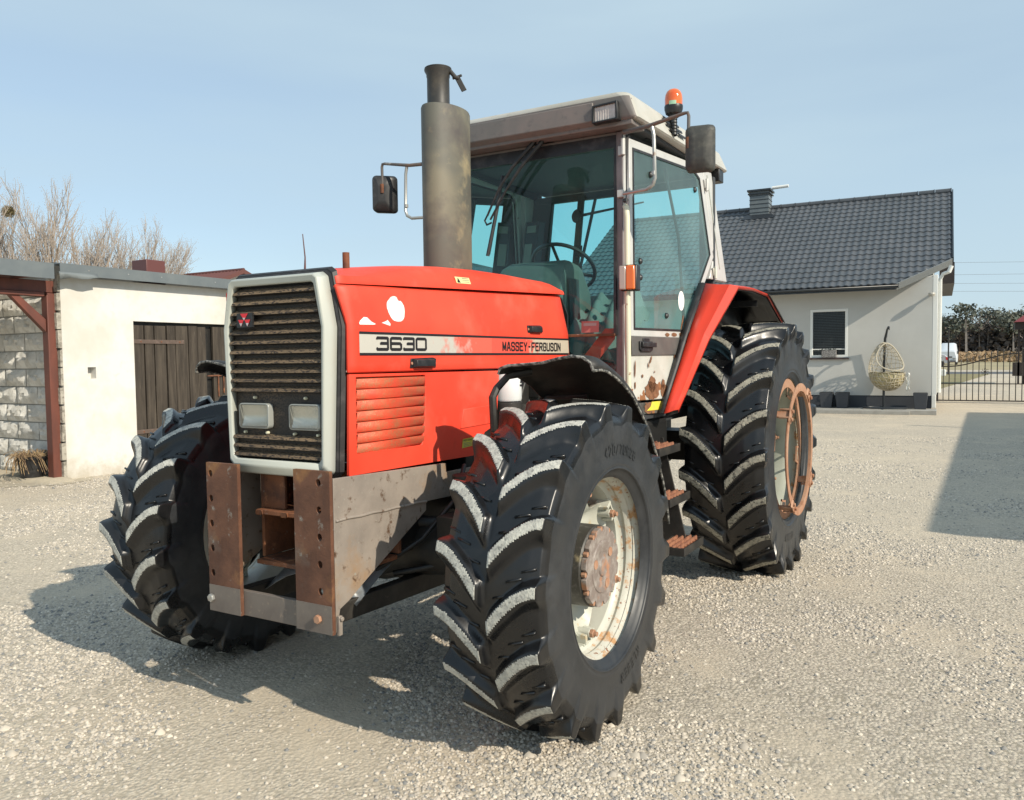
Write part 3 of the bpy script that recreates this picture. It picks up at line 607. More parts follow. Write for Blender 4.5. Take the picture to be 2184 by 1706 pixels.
# ---------------------------------------------------------------- bonnet
def topz(y):   # crown height on the centre line
    pts = [(-.62, 1.795), (-.5, 1.815), (-.24, 1.852), (0, 1.880), (.2, 1.897), (.5, 1.908), (.8, 1.909), (1.1, 1.902), (1.27, 1.885)]
    for (a, b), (c_, d_) in zip(pts, pts[1:]):
        if y <= c_: return b + (d_ - b) * (y - a) / (c_ - a)
    return pts[-1][1]
def seamz(y): return 1.740 + .040 * (y + .59) - (.0 if y < 0 else 0) + 0 if y < -.2 else 1.7556 + (y + .2) * .0394
hood = MB(); rows = []
ys = [-.572, -.56, -.53] + [-.5 + .1 * i for i in range(18)] + [1.24, 1.262, 1.27]
for y in ys:
    tz, sz = topz(y), seamz(y); k = (0 if y < 1.2 else (y - 1.2) / .07 * .018); kf = .010 if y < -.565 else 0
    xs_, wide = (.286 + .018 * min(1, max(0, (y + .57) / .5))), 0
    half = [(xs_ + .004, sz + .004), (xs_ + .004, sz + .012), (xs_ - .001, sz + .035), (xs_ - .018, sz + (tz - sz) * .55), (xs_ - .05, sz + (tz - sz) * .76), (xs_ - .11, sz + (tz - sz) * .89), (xs_ - .2, tz - .004 - .001), (0, tz)]
    half = [(max(0, a - kf), b - k * (b - sz) / (tz - sz) * 1.6 - kf * .6 * (b - sz) / (tz - sz)) for a, b in half]
    rows.append([(a, y, b) for a, b in half] + [(-a, y, b) for a, b in half[-2::-1]])
hood.grid(rows)
nc = len(rows[0]); b0 = 0
hood.f.append(tuple(range(nc))); hood.mi.append(0); e0 = (len(rows) - 1) * nc; hood.f.append(tuple(range(e0, e0 + nc))); hood.mi.append(0)
build('bonnet_top', hood, m_red, T, smooth=50)
# side panels (leaning in towards the top)
def sx_at(z): return .322 if z < 1.60 else (.322 - (z - 1.60) * .20 if z > 1.60 else .322)
def side_x(z): 
    if z < 1.40: return .321 - max(0, 1.15 - z) * .09
    if z < 1.59: return .321
    return .321 - (z - 1.59) * .19
for s in (1, -1):
    up = MB(); rows = []
    yy = [-.588 + (1.262 + .588) * i / 24 for i in range(25)]
    for i, y in enumerate(yy):
        zt = seamz(y) - .004; zl = 1.412
        zz = [zl, zl + .004] + [1.44, 1.46, 1.48, 1.52, 1.56, 1.59, 1.62, 1.66, 1.70] + [zt - .008, zt]
        row = []
        for z in zz:
            yf = y
            if i == 0: yf = -.566 if z < 1.6 else -.566 - (z - 1.6) * .20
            if i == len(yy) - 1: yf = 1.290 - max(0, z - 1.46) * .085
            ins = .004 if z in (zz[0], zz[-1]) else 0
            row.append((s * (side_x(z) - ins), yf, z))
        rows.append(row)
    up.grid(rows); build('upper_side_panel', up, m_red, T, smooth=50, solid=.012)
    lo = MB()
    O = [(-.558, 1.018), (.305, 1.003), (.345, 1.05), (.398, 1.107), (.490, 1.135), (.500, 1.17), (.530, 1.398), (-.560, 1.404)]
    G = [(-.520, 1.098), (-.110, 1.094), (-.105, 1.10), (-.09, 1.2), (-.083, 1.3), (-.078, 1.384), (-.085, 1.390), (-.520, 1.392)]
    lo.ring(G, O, lambda a, b, w: (s * (side_x(b) + w), a, b), (-.012, .001))
    L = build('lower_side_panel', lo, m_red, T, bev=.003)
    gr_ = MB(); rows = []
    nl = 7; zt, zb = 1.390, 1.097; ph = (zt - zb) / nl
    for k in range(nl):
        za = zt - k * ph
        for dz, dx in ((0, -.020), (.13 * ph, -.020), (.15 * ph, .004), (.80 * ph, -.002), (.99 * ph, -.007)): rows.append([(s * (side_x(za - dz) + dx), y, za - dz) for y in (-.521, -.30, -.085 - .012 * (zt - za) / .3)])
    rows.append([(s * (side_x(zb) - .016), y, zb) for y in (-.521, -.3, -.1)])
    gr_.grid(rows); build('side_grille', gr_, m_redw, L, smooth=25, solid=.003)
    bk = MB(); bk.box(min(s * .27, s * .29), max(s * .27, s * .29), -.5, 1.2, 1.03, 1.38); build('inner_backing', bk, m_dark, L)
    # embossed shape
    em = MB(); em.ring([(.10, 1.20), (.40, 1.205), (.43, 1.30), (.17, 1.30)], [(.085, 1.185), (.415, 1.19), (.445, 1.315), (.155, 1.315)], lambda a, b, w: (s * (side_x(b) + w), a, b), (-.004, .0022)) if False else em.prism([(.18, 1.14), (.46, 1.145), (.475, 1.235), (.205, 1.228)], lambda a, b, w: (s * (side_x(b) + w), a, b), (-.002, .004))
    build('pressed_field', em, m_red, L, bev=.003)
    # decals
    d = MB()
    dx = lambda a, b, w=.3285: (s * w, a, b)
    z0, z1 = 1.4745, 1.5665; st = [(-.505, z0), (.15, z0), (.15, z1), (-.505, z1)]
    d.add([dx(*q) for q in [(-.505, z0), (.45, z0), (.45, z1), (-.505, z1)]], [(0, 1, 2, 3)], 0); d.add([dx(*q) for q in [(.45, z0), (1.283, z0), (1.276, z1), (.45, z1)]], [(0, 1, 2, 3)], 1)
    for za, zb_ in ((z1 - .010, z1), (z0, z0 + .010)): d.add([dx(*q, .3295) for q in [(-.505, za), (1.28, za), (1.28, zb_), (-.505, zb_)]], [(0, 1, 2, 3)], 2)
    if s > 0: f1 = lambda U, V: (.3300, -.408 + U, 1.4925 + V); f2 = lambda U, V: (.3300, .548 + U, 1.4935 + V)
    else: f1 = lambda U, V: (-.3300, -.075 - U, 1.4925 + V); f2 = lambda U, V: (-.3300, 1.19 - U, 1.4935 + V)
    lettering(d, '3630', .078, .057, .0118, .0065, f1, 2)
    lettering(d, 'MASSEY - FERGUSON', .0370, .048, .0088, .0055, f2, 2, adv={'-': .022, ' ': .006})
    build('model_stripe', d, [m_decA, m_decB, m_ink], T, smooth=0)
    for (yc, zc, ww) in ((-.105, 1.4415, .072), (.885, 1.608, .062)):
        h = MB(); xb_ = side_x(zc)
        h.prism([(yc - ww - .018, zc - .020), (yc + ww + .018, zc - .020), (yc + ww + .022, zc + .018), (yc + ww, zc + .024), (yc - ww - .012, zc + .020)], lambda a, b, w: (s * (xb_ + w), a, b), (0, .010))
        h.hexa([(s * (xb_ + .010), yc - ww, zc - .018), (s * (xb_ + .010), yc - ww, zc + .018), (s * (xb_ + .010), yc + ww, zc + .018), (s * (xb_ + .010), yc + ww, zc - .018)], [(s * (xb_ + .030), yc - ww + .008, zc - .014), (s * (xb_ + .028), yc - ww + .008, zc + .014), (s * (xb_ + .028), yc + ww - .008, zc + .014), (s * (xb_ + .030), yc + ww - .008, zc - .014)])
        hh = build('bonnet_latch', h, m_black, T, bev=.002)
        for q in (-1, 1):
            b = MB(); b.disc((s * (xb_ + .010), yc + q * (ww + .009), zc), (s, 0, 0), .006, 10, 0, .003); build('rivet', b, m_orust, hh)
# stickers on the visible side
d = MB(); cc = (-.262, 1.662)
pts = []
for i in range(40):
    a = 2 * PI * i / 40; rr_ = .052 * (1 + .03 * math.sin(5 * a) + .03 * (rnd.random() - .5) + (-.14 if 5 < i < 8 else 0)); pts.append((cc[0] + 1.08 * rr_ * math.cos(a), cc[1] + rr_ * math.sin(a)))
xf_ = lambda a, b: (side_x(b) + .0075, a, b)
d.add([xf_(*p) for p in pts], [tuple(range(40))])
d.add([xf_(*p) for p in [(-.503, 1.597), (-.495, 1.607), (-.47, 1.622), (-.45, 1.621), (-.43, 1.606), (-.405, 1.597), (-.415, 1.594), (-.50, 1.592)]], [tuple(range(8))]); d.add([xf_(*p) for p in [(-.368, 1.603), (-.34, 1.610), (-.328, 1.616), (-.313, 1.600), (-.318, 1.592)]], [tuple(range(5))])
build('torn_sticker', d, m_white, T, smooth=0)
d = MB(); yl = lambda a, b, o=0: (.3075 - (b - 1.80) * .35 + o, a, b)
d.add([yl(.190, 1.801), yl(.310, 1.805), yl(.308, 1.834), yl(.187, 1.831)], [(0, 1, 2, 3)], 0); d.add([yl(.198, 1.805, .001), yl(.224, 1.806, .001), yl(.210, 1.828, .001)], [(0, 1, 2)], 1)
for i in range(3): d.add([yl(.245, 1.829 - i * .009, .001), yl(.30, 1.830 - i * .008, .001), yl(.30, 1.828 - i * .008, .001), yl(.245, 1.826 - i * .008, .001)], [(0, 1, 2, 3)], 2)
build('warning_sticker', d, [mat('pale_yellow_sticker', (.66, .62, .30), .5), m_ink, m_inkb], T, smooth=0)
d = MB(); q = lambda a, b, o=0: (side_x(b) + .0035 + o, a, b)
d.add([q(.200, 1.048), q(.290, 1.052), q(.292, 1.092), q(.202, 1.090)], [(0, 1, 2, 3)], 0)
lettering(d, 'AVERTISSEMENT', .0049, .009, .0013, .0012, lambda U, V: q(.207 + U, 1.079 + V * .9, .001), 1)
for i in range(3): d.add([q(.21, 1.070 - i * .007, .001), q(.28, 1.072 - i * .007, .001), q(.28, 1.070 - i * .007, .001), q(.21, 1.068 - i * .007, .001)], [(0, 1, 2, 3)], 2)
build('warning_sticker', d, [m_yel, m_ink, m_inkb], T, smooth=0)

# ---------------------------------------------------------------- grille frame
def oct_(wb, wm, wt, zb, zm, zt, c):  # half-outline, mirrored; c corner chamfer
    h = [(wb - c, zb), (wb, zb + c), (wm, zm), (wt, zt - c * .55), (wt - c * .8, zt)]
    return h + [(-a, b) for a, b in h[::-1]]
front_in = oct_(.240, .253, .219, 1.068, 1.583, 1.755, .018)
front_out = oct_(.252, .268, .236, 1.045, 1.583, 1.778, .02)
mid_out = oct_(.258, .283, .246, 1.012, 1.580, 1.784, .03)
back_out = oct_(.264, .290, .252, 1.006, 1.580, 1.789, .03)
g = MB(); loops = [[(a, -.598, b) for a, b in front_in], [(a, -.628, b) for a, b in front_in], [(a, -.634, b) for a, b in front_out], [(a, -.612, b) for a, b in mid_out], [(a, -.585, b) for a, b in back_out]]
g.grid([l + [l[0]] for l in loops]); build('grille_frame', g, m_frame, T, smooth=30, bev=.004, solid=.004)
for q, (o0, o1, y0, y1) in enumerate(((.003, .010, -.584, -.578), (.014, .022, -.577, -.560))):
    g = MB(); a0 = oct_(.266, .294, .252, 1.004, 1.580, 1.789, .03); off = [(a + (o0 if a > 0 else -o0), b + (o0 if b > 1.6 else 0)) for a, b in a0]; off2 = [(a + (o1 if a > 0 else -o1), b + (o1 if b > 1.6 else 0)) for a, b in a0]
    inn = [(a * .9, 1.4 + (b - 1.4) * .95) for a, b in a0]
    g.grid([[(a, y0, b) for a, b in inn + inn[:1]], [(a, y0, b) for a, b in off + off[:1]], [(a, y1, b) for a, b in off2 + off2[:1]], [(a, y1 + .004, b) for a, b in inn + inn[:1]]]); build('grille_seal', g, m_seal, T, smooth=30)
# louvred perforated panel
g = MB()
lv = [1.722, 1.682, 1.642, 1.604, 1.566, 1.528, 1.490, 1.451, 1.414, 1.378, 1.341]; lv2 = [1.154, 1.119, 1.084]
def wid(z): return .251 if z < 1.583 else .251 - (z - 1.583) * .19
rows = []
def addl(zl, pitch):
    rows.append((zl + pitch * .50, -.600)); rows.append((zl + pitch * .16, -.624)); rows.append((zl - .002, -.627)); rows.append((zl - pitch * .12, -.612)); rows.append((zl - pitch * .18, -.600))
rows.append((1.748, -.600))
for z in lv: addl(z, .038)
rows.append((1.325, -.600)); rows.append((1.168, -.600))
for z in lv2: addl(z, .034)
rows.append((1.072, -.600)); rows.sort(key=lambda t: -t[0])
g.grid([[(s_ * (wid(z) - e_), y if e_ == .006 else -.600, z) for s_, e_ in ((-1, 0), (-1, .006), (1, .006), (1, 0))] for z, y in rows])
ncol_ = 3
for i_ in range(len(rows) - 1):
    (za_, ya_), (zb_, yb_) = rows[i_], rows[i_ + 1]
    if yb_ < ya_ - .0005 or (ya_ < -.62 and yb_ < -.62):
        for j_ in range(ncol_): g.mi[i_ * ncol_ + j_] = 1
gp = build('radiator_grille', g, [m_grille, m_grilledust], T, smooth=25, solid=.003)
bb = MB(); bb.box(-.24, .24, -.59, -.58, 1.06, 1.76); build('grille_backing', bb, m_dark, gp)
for (x0, x1) in ((-.203, -.036), (.072, .232)):
    xc = (x0 + x1) / 2; zc = 1.242; hw_, hh_ = (x1 - x0) / 2, .050
    def rrect(w_, h_, rad, n=5):
        pts = []
        for cx_, cz_, a0 in ((w_ - rad, h_ - rad, 0), (-w_ + rad, h_ - rad, PI / 2), (-w_ + rad, -h_ + rad, PI), (w_ - rad, -h_ + rad, 1.5 * PI)):
            for i in range(n + 1): a = a0 + PI / 2 * i / n; pts.append((xc + cx_ + rad * math.cos(a), zc + cz_ + rad * math.sin(a)))
        return pts
    h = MB(); h.ring(rrect(hw_ - .007, hh_ - .007, .012), rrect(hw_, hh_, .016), YP, (-.628, -.600))
    hl = build('headlight', h, mat('headlight_bezel', (.30, .31, .29), .3, coat=.5), T, bev=.003)
    q = MB(); rows_ = []
    for i in range(17):
        row = []
        for j in range(9):
            U = -1 + 2 * i / 16; V = -1 + 2 * j / 8; row.append((xc + U * (hw_ - .008), -.622 + .019 * (1 - .5 * (U * U + V * V)), zc + V * (hh_ - .008)))
        rows_.append(row)
    q.grid(rows_); build('reflector', q, m_refl, hl)
    q = MB(); rows_ = []
    for i in range(73):
        U = -1 + 2 * i / 72; rows_.append([(xc + U * (hw_ - .006), -.628 - .004 * (1 - U * U) - (.0014 if i % 3 == 1 else 0) * (1 if V_ > -.5 else 0), zc + V_ * (hh_ - .006)) for V_ in (-1, -.52, -.48, 0, .5, 1)])
    q.grid(rows_); build('lens', q, glassmat('headlight_lens', (.82, .83, .80), .10, .05), hl)
    
for (x, z) in ((-.129, 1.314), (.145, 1.314), (-.188, 1.175), (-.064, 1.175), (.084, 1.175), (.206, 1.174)):
    q = MB(); q.lathe([(0, .014), (.005, .013), (.0065, .006), (.006, 0)], lambda a, b, h_: (x + a, -.602 - h_, z + b), 12); build('rubber_stop', q, m_cream, gp)
bd = MB(); bd.box(-.190, -.103, -.636, -.626, 1.592, 1.648, 0)
tri = lambda cx_, cz_, w_, h_, m_: bd.add([(cx_ - w_, -.6375, cz_ + h_), (cx_ + w_, -.6375, cz_ + h_), (cx_, -.6375, cz_ - h_)], [(0, 1, 2)], m_)
tri(-.1465, 1.6325, .022, .0135, 1); tri(-.1645, 1.6085, .0165, .0135, 1); tri(-.1285, 1.6085, .0165, .0135, 1)
for cx_ in (-.1645, -.1285): bd.add([(cx_ - .0082, -.6385, 1.6083), (cx_ + .0082, -.6385, 1.6083), (cx_, -.6385, 1.5950)], [(0, 1, 2)], 2)
bd.add([(-.155, -.6385, 1.6295), (-.138, -.6385, 1.6295), (-.1465, -.6385, 1.619)], [(0, 1, 2)], 2)
build('badge', bd, [m_black, mat('badge_red', (.70, .02, .03), .3), mat('badge_silver', (.55, .50, .50), .3)], gp, smooth=0)
q = MB(); q.tube([(-.145, -.30, 1.84), (-.142, -.30, 1.90), (-.153, -.30, 2.00)], [.005, .003, .002], 8); q.disc((-.145, -.30, 1.835), (0, 0, 1), .012, 12, 0, .012); build('aerial', q, mat('aerial_brown', (.10, .05, .045), .5), T)
q = MB(); q.tube([(.088, -.30, 1.80), (.088, -.30, 1.903)], .0145, 14); build('air_inlet_stub', q, m_rust, T)

# ---------------------------------------------------------------- exhaust
xc, yc = -.105, .72
def oval(a, b, n=48): return [(xc + a * math.cos(2 * PI * i / n), yc + b * math.sin(2 * PI * i / n)) for i in range(n)]
e = MB(); lp = []
for (k, z) in ((.97, 1.80), (1, 1.82), (1, 2.760), (.97, 2.770), (.80, 2.772), (0.01, 2.773)): lp.append([(x, y, z) for x, y in oval(.104 * k, .170 * k)])
e.grid([l + [l[0]] for l in lp]); ex = build('exhaust_muffler', e, m_exh, T, smooth=40)
e = MB(); yp_ = yc - .065
e.lathe([(.060, 2.768), (.063, 2.773), (.0605, 2.779), (.0585, 2.785), (.0585, 2.920), (.061, 2.925), (.061, 2.938), (.071, 2.955), (.072, 2.962), (.066, 2.964), (.055, 2.94), (.05, 2.85)], lambda a, b, h: (xc + a, yp_ + b, h), 40)
build('stack_pipe', e, m_exhtop, ex)
e = MB(); e.lathe([(.0, 2.966), (.070, 2.963), (.071, 2.97), (.0, 2.974)], lambda a, b, h: (xc + a, yp_ + b, h), 32)
e.tube([(xc + .055, yp_ + .02, 2.96), (xc + .085, yp_ + .035, 2.92), (xc + .10, yp_ + .045, 2.915)], .012, 8); e.tube([(xc + .07, yp_ + .03, 2.915), (xc + .115, yp_ + .05, 2.93)], .007, 8)
e.hexa([(xc + .085, yp_ + .03, 2.915), (xc + .105, yp_ + .045, 2.925), (xc + .10, yp_ + .05, 2.925), (xc + .08, yp_ + .035, 2.915)], [(xc + .115, yp_ + .05, 2.845), (xc + .138, yp_ + .06, 2.855), (xc + .133, yp_ + .066, 2.855), (xc + .11, yp_ + .055, 2.845)])
build('rain_cap', e, m_exhtop, ex, bev=.002)
e = MB(); e.box(xc - .12, xc + .12, yc - .19, yc + .19, 1.84, 1.93) if False else e.lathe([(.11, 1.90), (.135, 1.905), (.135, 1.912), (.11, 1.916)], lambda a, b, h: (xc + a, yc + 1.5 * b, h), 40); build('muffler_collar', e, m_blackmatt, ex)
# ---------------------------------------------------------------- cab
WARP = 'cab'
def DX(s): return lambda a, b, w: (s * (.700 + .075 * (a - 1.3) + w), a, b)
for s in (1, -1):
    F = DX(s)
    c = MB(); c.hexa([(s * .616, 1.285, 1.12), (s * .616, 1.285, 2.68), (s * .664, 1.275, 2.68), (s * .664, 1.275, 1.12)], [(s * .616, 1.345, 1.12), (s * .616, 1.345, 2.68), (s * .664, 1.345, 2.68), (s * .664, 1.345, 1.12)])
    build('front_pillar', c, m_pill, T, bev=.004)
    c = MB(); c.hexa([(s * .665, 1.276, 1.12), (s * .665, 1.276, 2.68), (s * .680, 1.285, 2.68), (s * .680, 1.285, 1.12)], [(s * .665, 1.35, 1.12), (s * .665, 1.35, 2.68), (s * .682, 1.30, 2.68), (s * .682, 1.30, 1.12)])
    build('pillar_edge', c, m_silver, T, bev=.004)
    c = MB(); c.hexa([(s * .683, 1.284, 1.12), (s * .683, 1.284, 2.66), (s * .697, 1.293, 2.66), (s * .697, 1.293, 1.12)], [(s * .67, 1.33, 1.12), (s * .67, 1.33, 2.66), (s * .69, 1.33, 2.66), (s * .69, 1.33, 1.12)])
    build('door_seal', c, m_seal, T)
    inner = [(1.335, 1.608), (1.328, 2.596), (2.20, 2.634), (2.29, 2.600), (2.475, 2.13), (2.03, 1.612)]
    outer = [(1.298, 1.572), (1.292, 2.640), (2.22, 2.676), (2.345, 2.655), (2.540, 2.12), (2.07, 1.572)]
    c = MB(); c.ring(inner, outer, F, (-.022, .0)); door = build('cab_door', c, m_silver, T, bev=.004)
    c = MB(); c.prism([(1.298, 1.571), (2.068, 1.571), (1.80, 1.205), (1.298, 1.215)], F, (-.022, .0)); build('door_skin', c, m_doorp, door, bev=.004)
    c = MB(); c.add([F(a, b, .0065) for a, b in [(1.62, 1.36), (1.635, 1.355), (1.61, 1.33)]], [(0, 1, 2)])
    i2 = [(a + (1.9 - a) * .006, b + (2.1 - b) * .008) for a, b in inner]; i1 = [(a + (1.9 - a) * .02, b + (2.1 - b) * .024) for a, b in inner]
    c = MB(); c.ring(i1, inner, F, (-.006, .004)); build('window_seal', c, m_seal, door)
    c = MB(); ii = [(a + (1.9 - a) * .006, b + (2.1 - b) * .006) for a, b in inner]; c.add([F(a, b, -.002) for a, b in ii], [tuple(range(6))]); build('door_glass', c, m_sideglass if s > 0 else m_glass, door, smooth=0)
    c = MB(); c.prism([(1.302, 1.572), (2.065, 1.572), (1.995, 1.468), (1.302, 1.466)], F, (.001, .006)); hp = build('handle_panel', c, mat('handle_panel_grey', (.095, .09, .085), .5, layers=[((.13, .12, .11), 7, .45, .7, 4)]), door, bev=.002)
    c = MB(); c.prism([(1.40, 1.487), (1.53, 1.487), (1.545, 1.50), (1.545, 1.545), (1.38, 1.545), (1.38, 1.50)], F, (.006, .018)); c.prism([(1.43, 1.54), (1.51, 1.54), (1.51, 1.562), (1.43, 1.562)], F, (.006, .014))
    c.prism([(1.385, 1.513), (1.56, 1.511), (1.56, 1.538), (1.385, 1.54)], F, (.018, .034)); build('door_handle', c, m_black, hp, bev=.003)
    c = MB(); c.prism([(1.31, 1.200), (1.795, 1.190), (1.74, 1.125), (1.31, 1.135)], F, (-.03, -.004)); build('door_sill', c, mat('sill_scuffed', (.10, .10, .09), .6, layers=[((.04, .04, .035), 10, .45, .6, 6), ((.28, .12, .05), 7, .52, .58, 7)]), T, bev=.003)
    if s > 0:
        c = MB(); c.prism([(1.50, 1.150), (1.725, 1.146), (1.735, 1.196), (1.57, 1.198), (1.55, 1.17)], F, (-.0035, -.001)); build('yellow_plate', c, m_yel, door, smooth=0)
        # rust patches eaten through the paint
        def blob(cy, cz, ry, rz, sd, n=26, sk=0):
            rg = random.Random(sd); return [(cy + ry * math.cos(2 * PI * i / n) * (1 + .28 * (rg.random() - .5)) + sk * math.sin(2 * PI * i / n), cz + rz * math.sin(2 * PI * i / n) * (1 + .28 * (rg.random() - .5))) for i in range(n)]
        for b in (blob(1.565, 1.262, .098, .052, 1), blob(1.565, 1.300, .05, .045, 2), blob(1.73, 1.255, .042, .040, 3), blob(1.72, 1.295, .022, .03, 4), blob(1.53, 1.165, .06, .030, 5), blob(2.01, 1.592, .055, .016, 6), blob(1.88, 1.590, .04, .012, 7), blob(1.78, 1.588, .03, .011, 17), blob(2.03, 1.53, .02, .04, 8), blob(1.90, 1.455, .025, .014, 9), blob(1.345, 1.39, .007, .05, 10, sk=.004), blob(1.55, 1.44, .010, .022, 11, sk=.012), blob(1.52, 1.41, .007, .016, 12), blob(1.44, 1.35, .010, .010, 13), blob(1.60, 1.37, .006, .007, 14), blob(1.345, 1.30, .008, .02, 15), blob(2.0, 1.66, .012, .05, 16, sk=.02)):
            c = MB(); c.add([F(p, q_, .0024 + (-.004 if q_ < 1.2 else 0)) for p, q_ in b], [tuple(range(len(b)))])
            build('rust_patch', c, mat('rust_patch_brown', (.21, .095, .045), .85, layers=[((.15, .065, .03), 30, .45, .6, 6), ((.30, .16, .09), 60, .6, .7, 5)], bump=(90, .6, .003)), door, smooth=0)
        c = MB(); lettering(c, 'DANIS', .032, .036, .004, .008, lambda U, V: F(1.66 - U, 1.29 + V, .0018), 0)
        c = MB(); pts = [(2.11 + .047 * math.cos(2 * PI * i / 32) , 1.80 + .060 * math.sin(2 * PI * i / 32)) for i in range(32)]; c.add([F(a - .12, b, .0015) for a, b in pts], [tuple(range(32))]); build('round_sticker', c, mat('clean_white_sticker', (.85, .85, .85), .4), door, smooth=0)
    for (a, b) in ((1.55, 2.49), (2.20, 2.51), (1.41, 1.99), (1.41, 1.90), (1.76, 1.70), (2.20, 1.86)):
        c = MB(); p = Vector(F(a, b, .001)); c.lathe([(0, .016), (.010, .015), (.017, .009), (.018, 0)], lambda q1, q2, h: (p.x + s * h, p.y + q1, p.z + q2), 18); build('glass_fixing', c, m_black, door)
    c = MB(); c.prism([(2.352, 2.66), (2.50, 2.672), (2.795, 1.97), (2.47, 1.97), (2.546, 2.12)], F, (-.05, .0)); rp = build('rear_pillar', c, m_silver, T, bev=.006)
    c = MB(); c.prism([(2.412, 2.64), (2.43, 2.64), (2.66, 2.05), (2.645, 2.05)], F, (-.001, .004)); build('pillar_groove', c, m_frame, rp)
    for (a, b) in ((2.345, 2.60), (2.50, 2.045)):
        c = MB(); c.prism([(a, b), (a + .07, b), (a + .07, b - .065), (a + .02, b - .05)], F, (.001, .012)); c.tube([F(a + .03, b + .01, .018), F(a + .03, b - .07, .018)], .010, 10)
        build('hinge', c, m_silver if b > 2.3 else m_rim, rp, bev=.002)
# windshield, lower glass, rails
c = MB(); c.add([(-.616, 1.30, 1.585), (.616, 1.30, 1.585), (.616, 1.30, 2.65), (-.616, 1.30, 2.65)], [(0, 1, 2, 3)]); ws = build('windscreen', c, m_glass, T, smooth=0)
c = MB(); c.box(-.616, .616, 1.288, 1.312, 2.60, 2.668); c.box(.600, .6155, 1.288, 1.312, 1.58, 2.60); c.box(-.6155, -.600, 1.288, 1.312, 1.58, 2.60); build('screen_border', c, m_seal, ws)
c = MB(); c.box(-.61, .61, 1.285, 1.31, 1.574, 1.590); build('screen_rail', c, m_rust, ws, bev=.003)
c = MB(); c.add([(-.612, 1.302, 1.12), (.612, 1.302, 1.12), (.612, 1.302, 1.572), (-.612, 1.302, 1.572)], [(0, 1, 2, 3)]); build('lower_glass', c, m_glass, T, smooth=0)
c = MB(); c.prism([(.33, 1.05), (.70, 1.10), (.70, 1.14), (.33, 1.14)], YP, (1.30, 2.4)); c.box(-.70, -.33, 1.30, 2.4, 1.05, 1.14); c.box(-.66, .66, 1.34, 2.55, 1.06, 1.13); build('cab_floor', c, m_int, T)
WARP = 'roof'
def roofloop(x, y0, y1, x1, z, rc=.06, n=5):
    pts = []
    for (cx_, cy_, a0) in ((x - rc, y0 + rc, -PI / 2), (x1 - rc, y1 - rc, 0), (-(x1 - rc), y1 - rc, PI / 2), (-(x - rc), y0 + rc, PI)):
        for i in range(n + 1): a = a0 + PI / 2 * i / n; pts.append((cx_ + rc * math.cos(a), cy_ + rc * math.sin(a), z))
    return pts
c = MB(); L = [roofloop(.815, 1.095, 2.60, .865, 2.682, .03), roofloop(.826, 1.088, 2.61, .872, 2.690, .035), roofloop(.822, 1.086, 2.61, .868, 2.70, .035), roofloop(.790, 1.075, 2.59, .83, 2.800, .05), roofloop(.765, 1.090, 2.57, .80, 2.826, .06), roofloop(.60, 1.26, 2.4, .64, 2.838, .1), roofloop(.2, 1.7, 2.0, .2, 2.842, .05)]
c.grid([l + [l[0]] for l in L]); c.f.append(tuple(range(len(L[0])))); c.mi.append(0)
for i_, f_ in enumerate(c.f):
    yc_ = sum(c.v[q][1] for q in f_) / len(f_); zc_ = sum(c.v[q][2] for q in f_) / len(f_)
    if yc_ < 1.10 and zc_ < 2.79: c.mi[i_] = 1
rf = build('cab_roof', c, [m_roof, m_fascia], T, smooth=50)
c = MB()
# front fascia with recessed corner lamps
c.hexa([(-.56, 1.060, 2.690), (-.56, 1.068, 2.790), (.56, 1.068, 2.790), (.56, 1.060, 2.690)], [(-.56, 1.12, 2.66), (-.56, 1.12, 2.792), (.56, 1.12, 2.792), (.56, 1.12, 2.66)])
c.box(-.79, .79, 1.098, 1.12, 2.672, 2.79); c.box(-.795, .795, 1.095, 1.27, 2.655, 2.681)
c.hexa([(-.69, 1.19, 2.654), (-.69, 1.19, 2.62), (.69, 1.19, 2.62), (.69, 1.19, 2.654)], [(-.69, 1.284, 2.654), (-.69, 1.284, 2.645), (.69, 1.284, 2.645), (.69, 1.284, 2.654)])
build('roof_fascia', c, m_fascia, rf, bev=.008)
c = MB(); c.box(-.79, .79, 1.20, 2.58, 2.662, 2.684); c.box(-.70, .70, 1.32, 2.50, 2.63, 2.661); build('headlining', c, m_intg, rf)
c = MB(); c.lathe([(0, .02), (.06, .015), (.09, 0)], lambda a, b, h: (.42 + a, 1.55 + b, 2.838 + h), 24); build('roof_vent', c, m_black, rf)
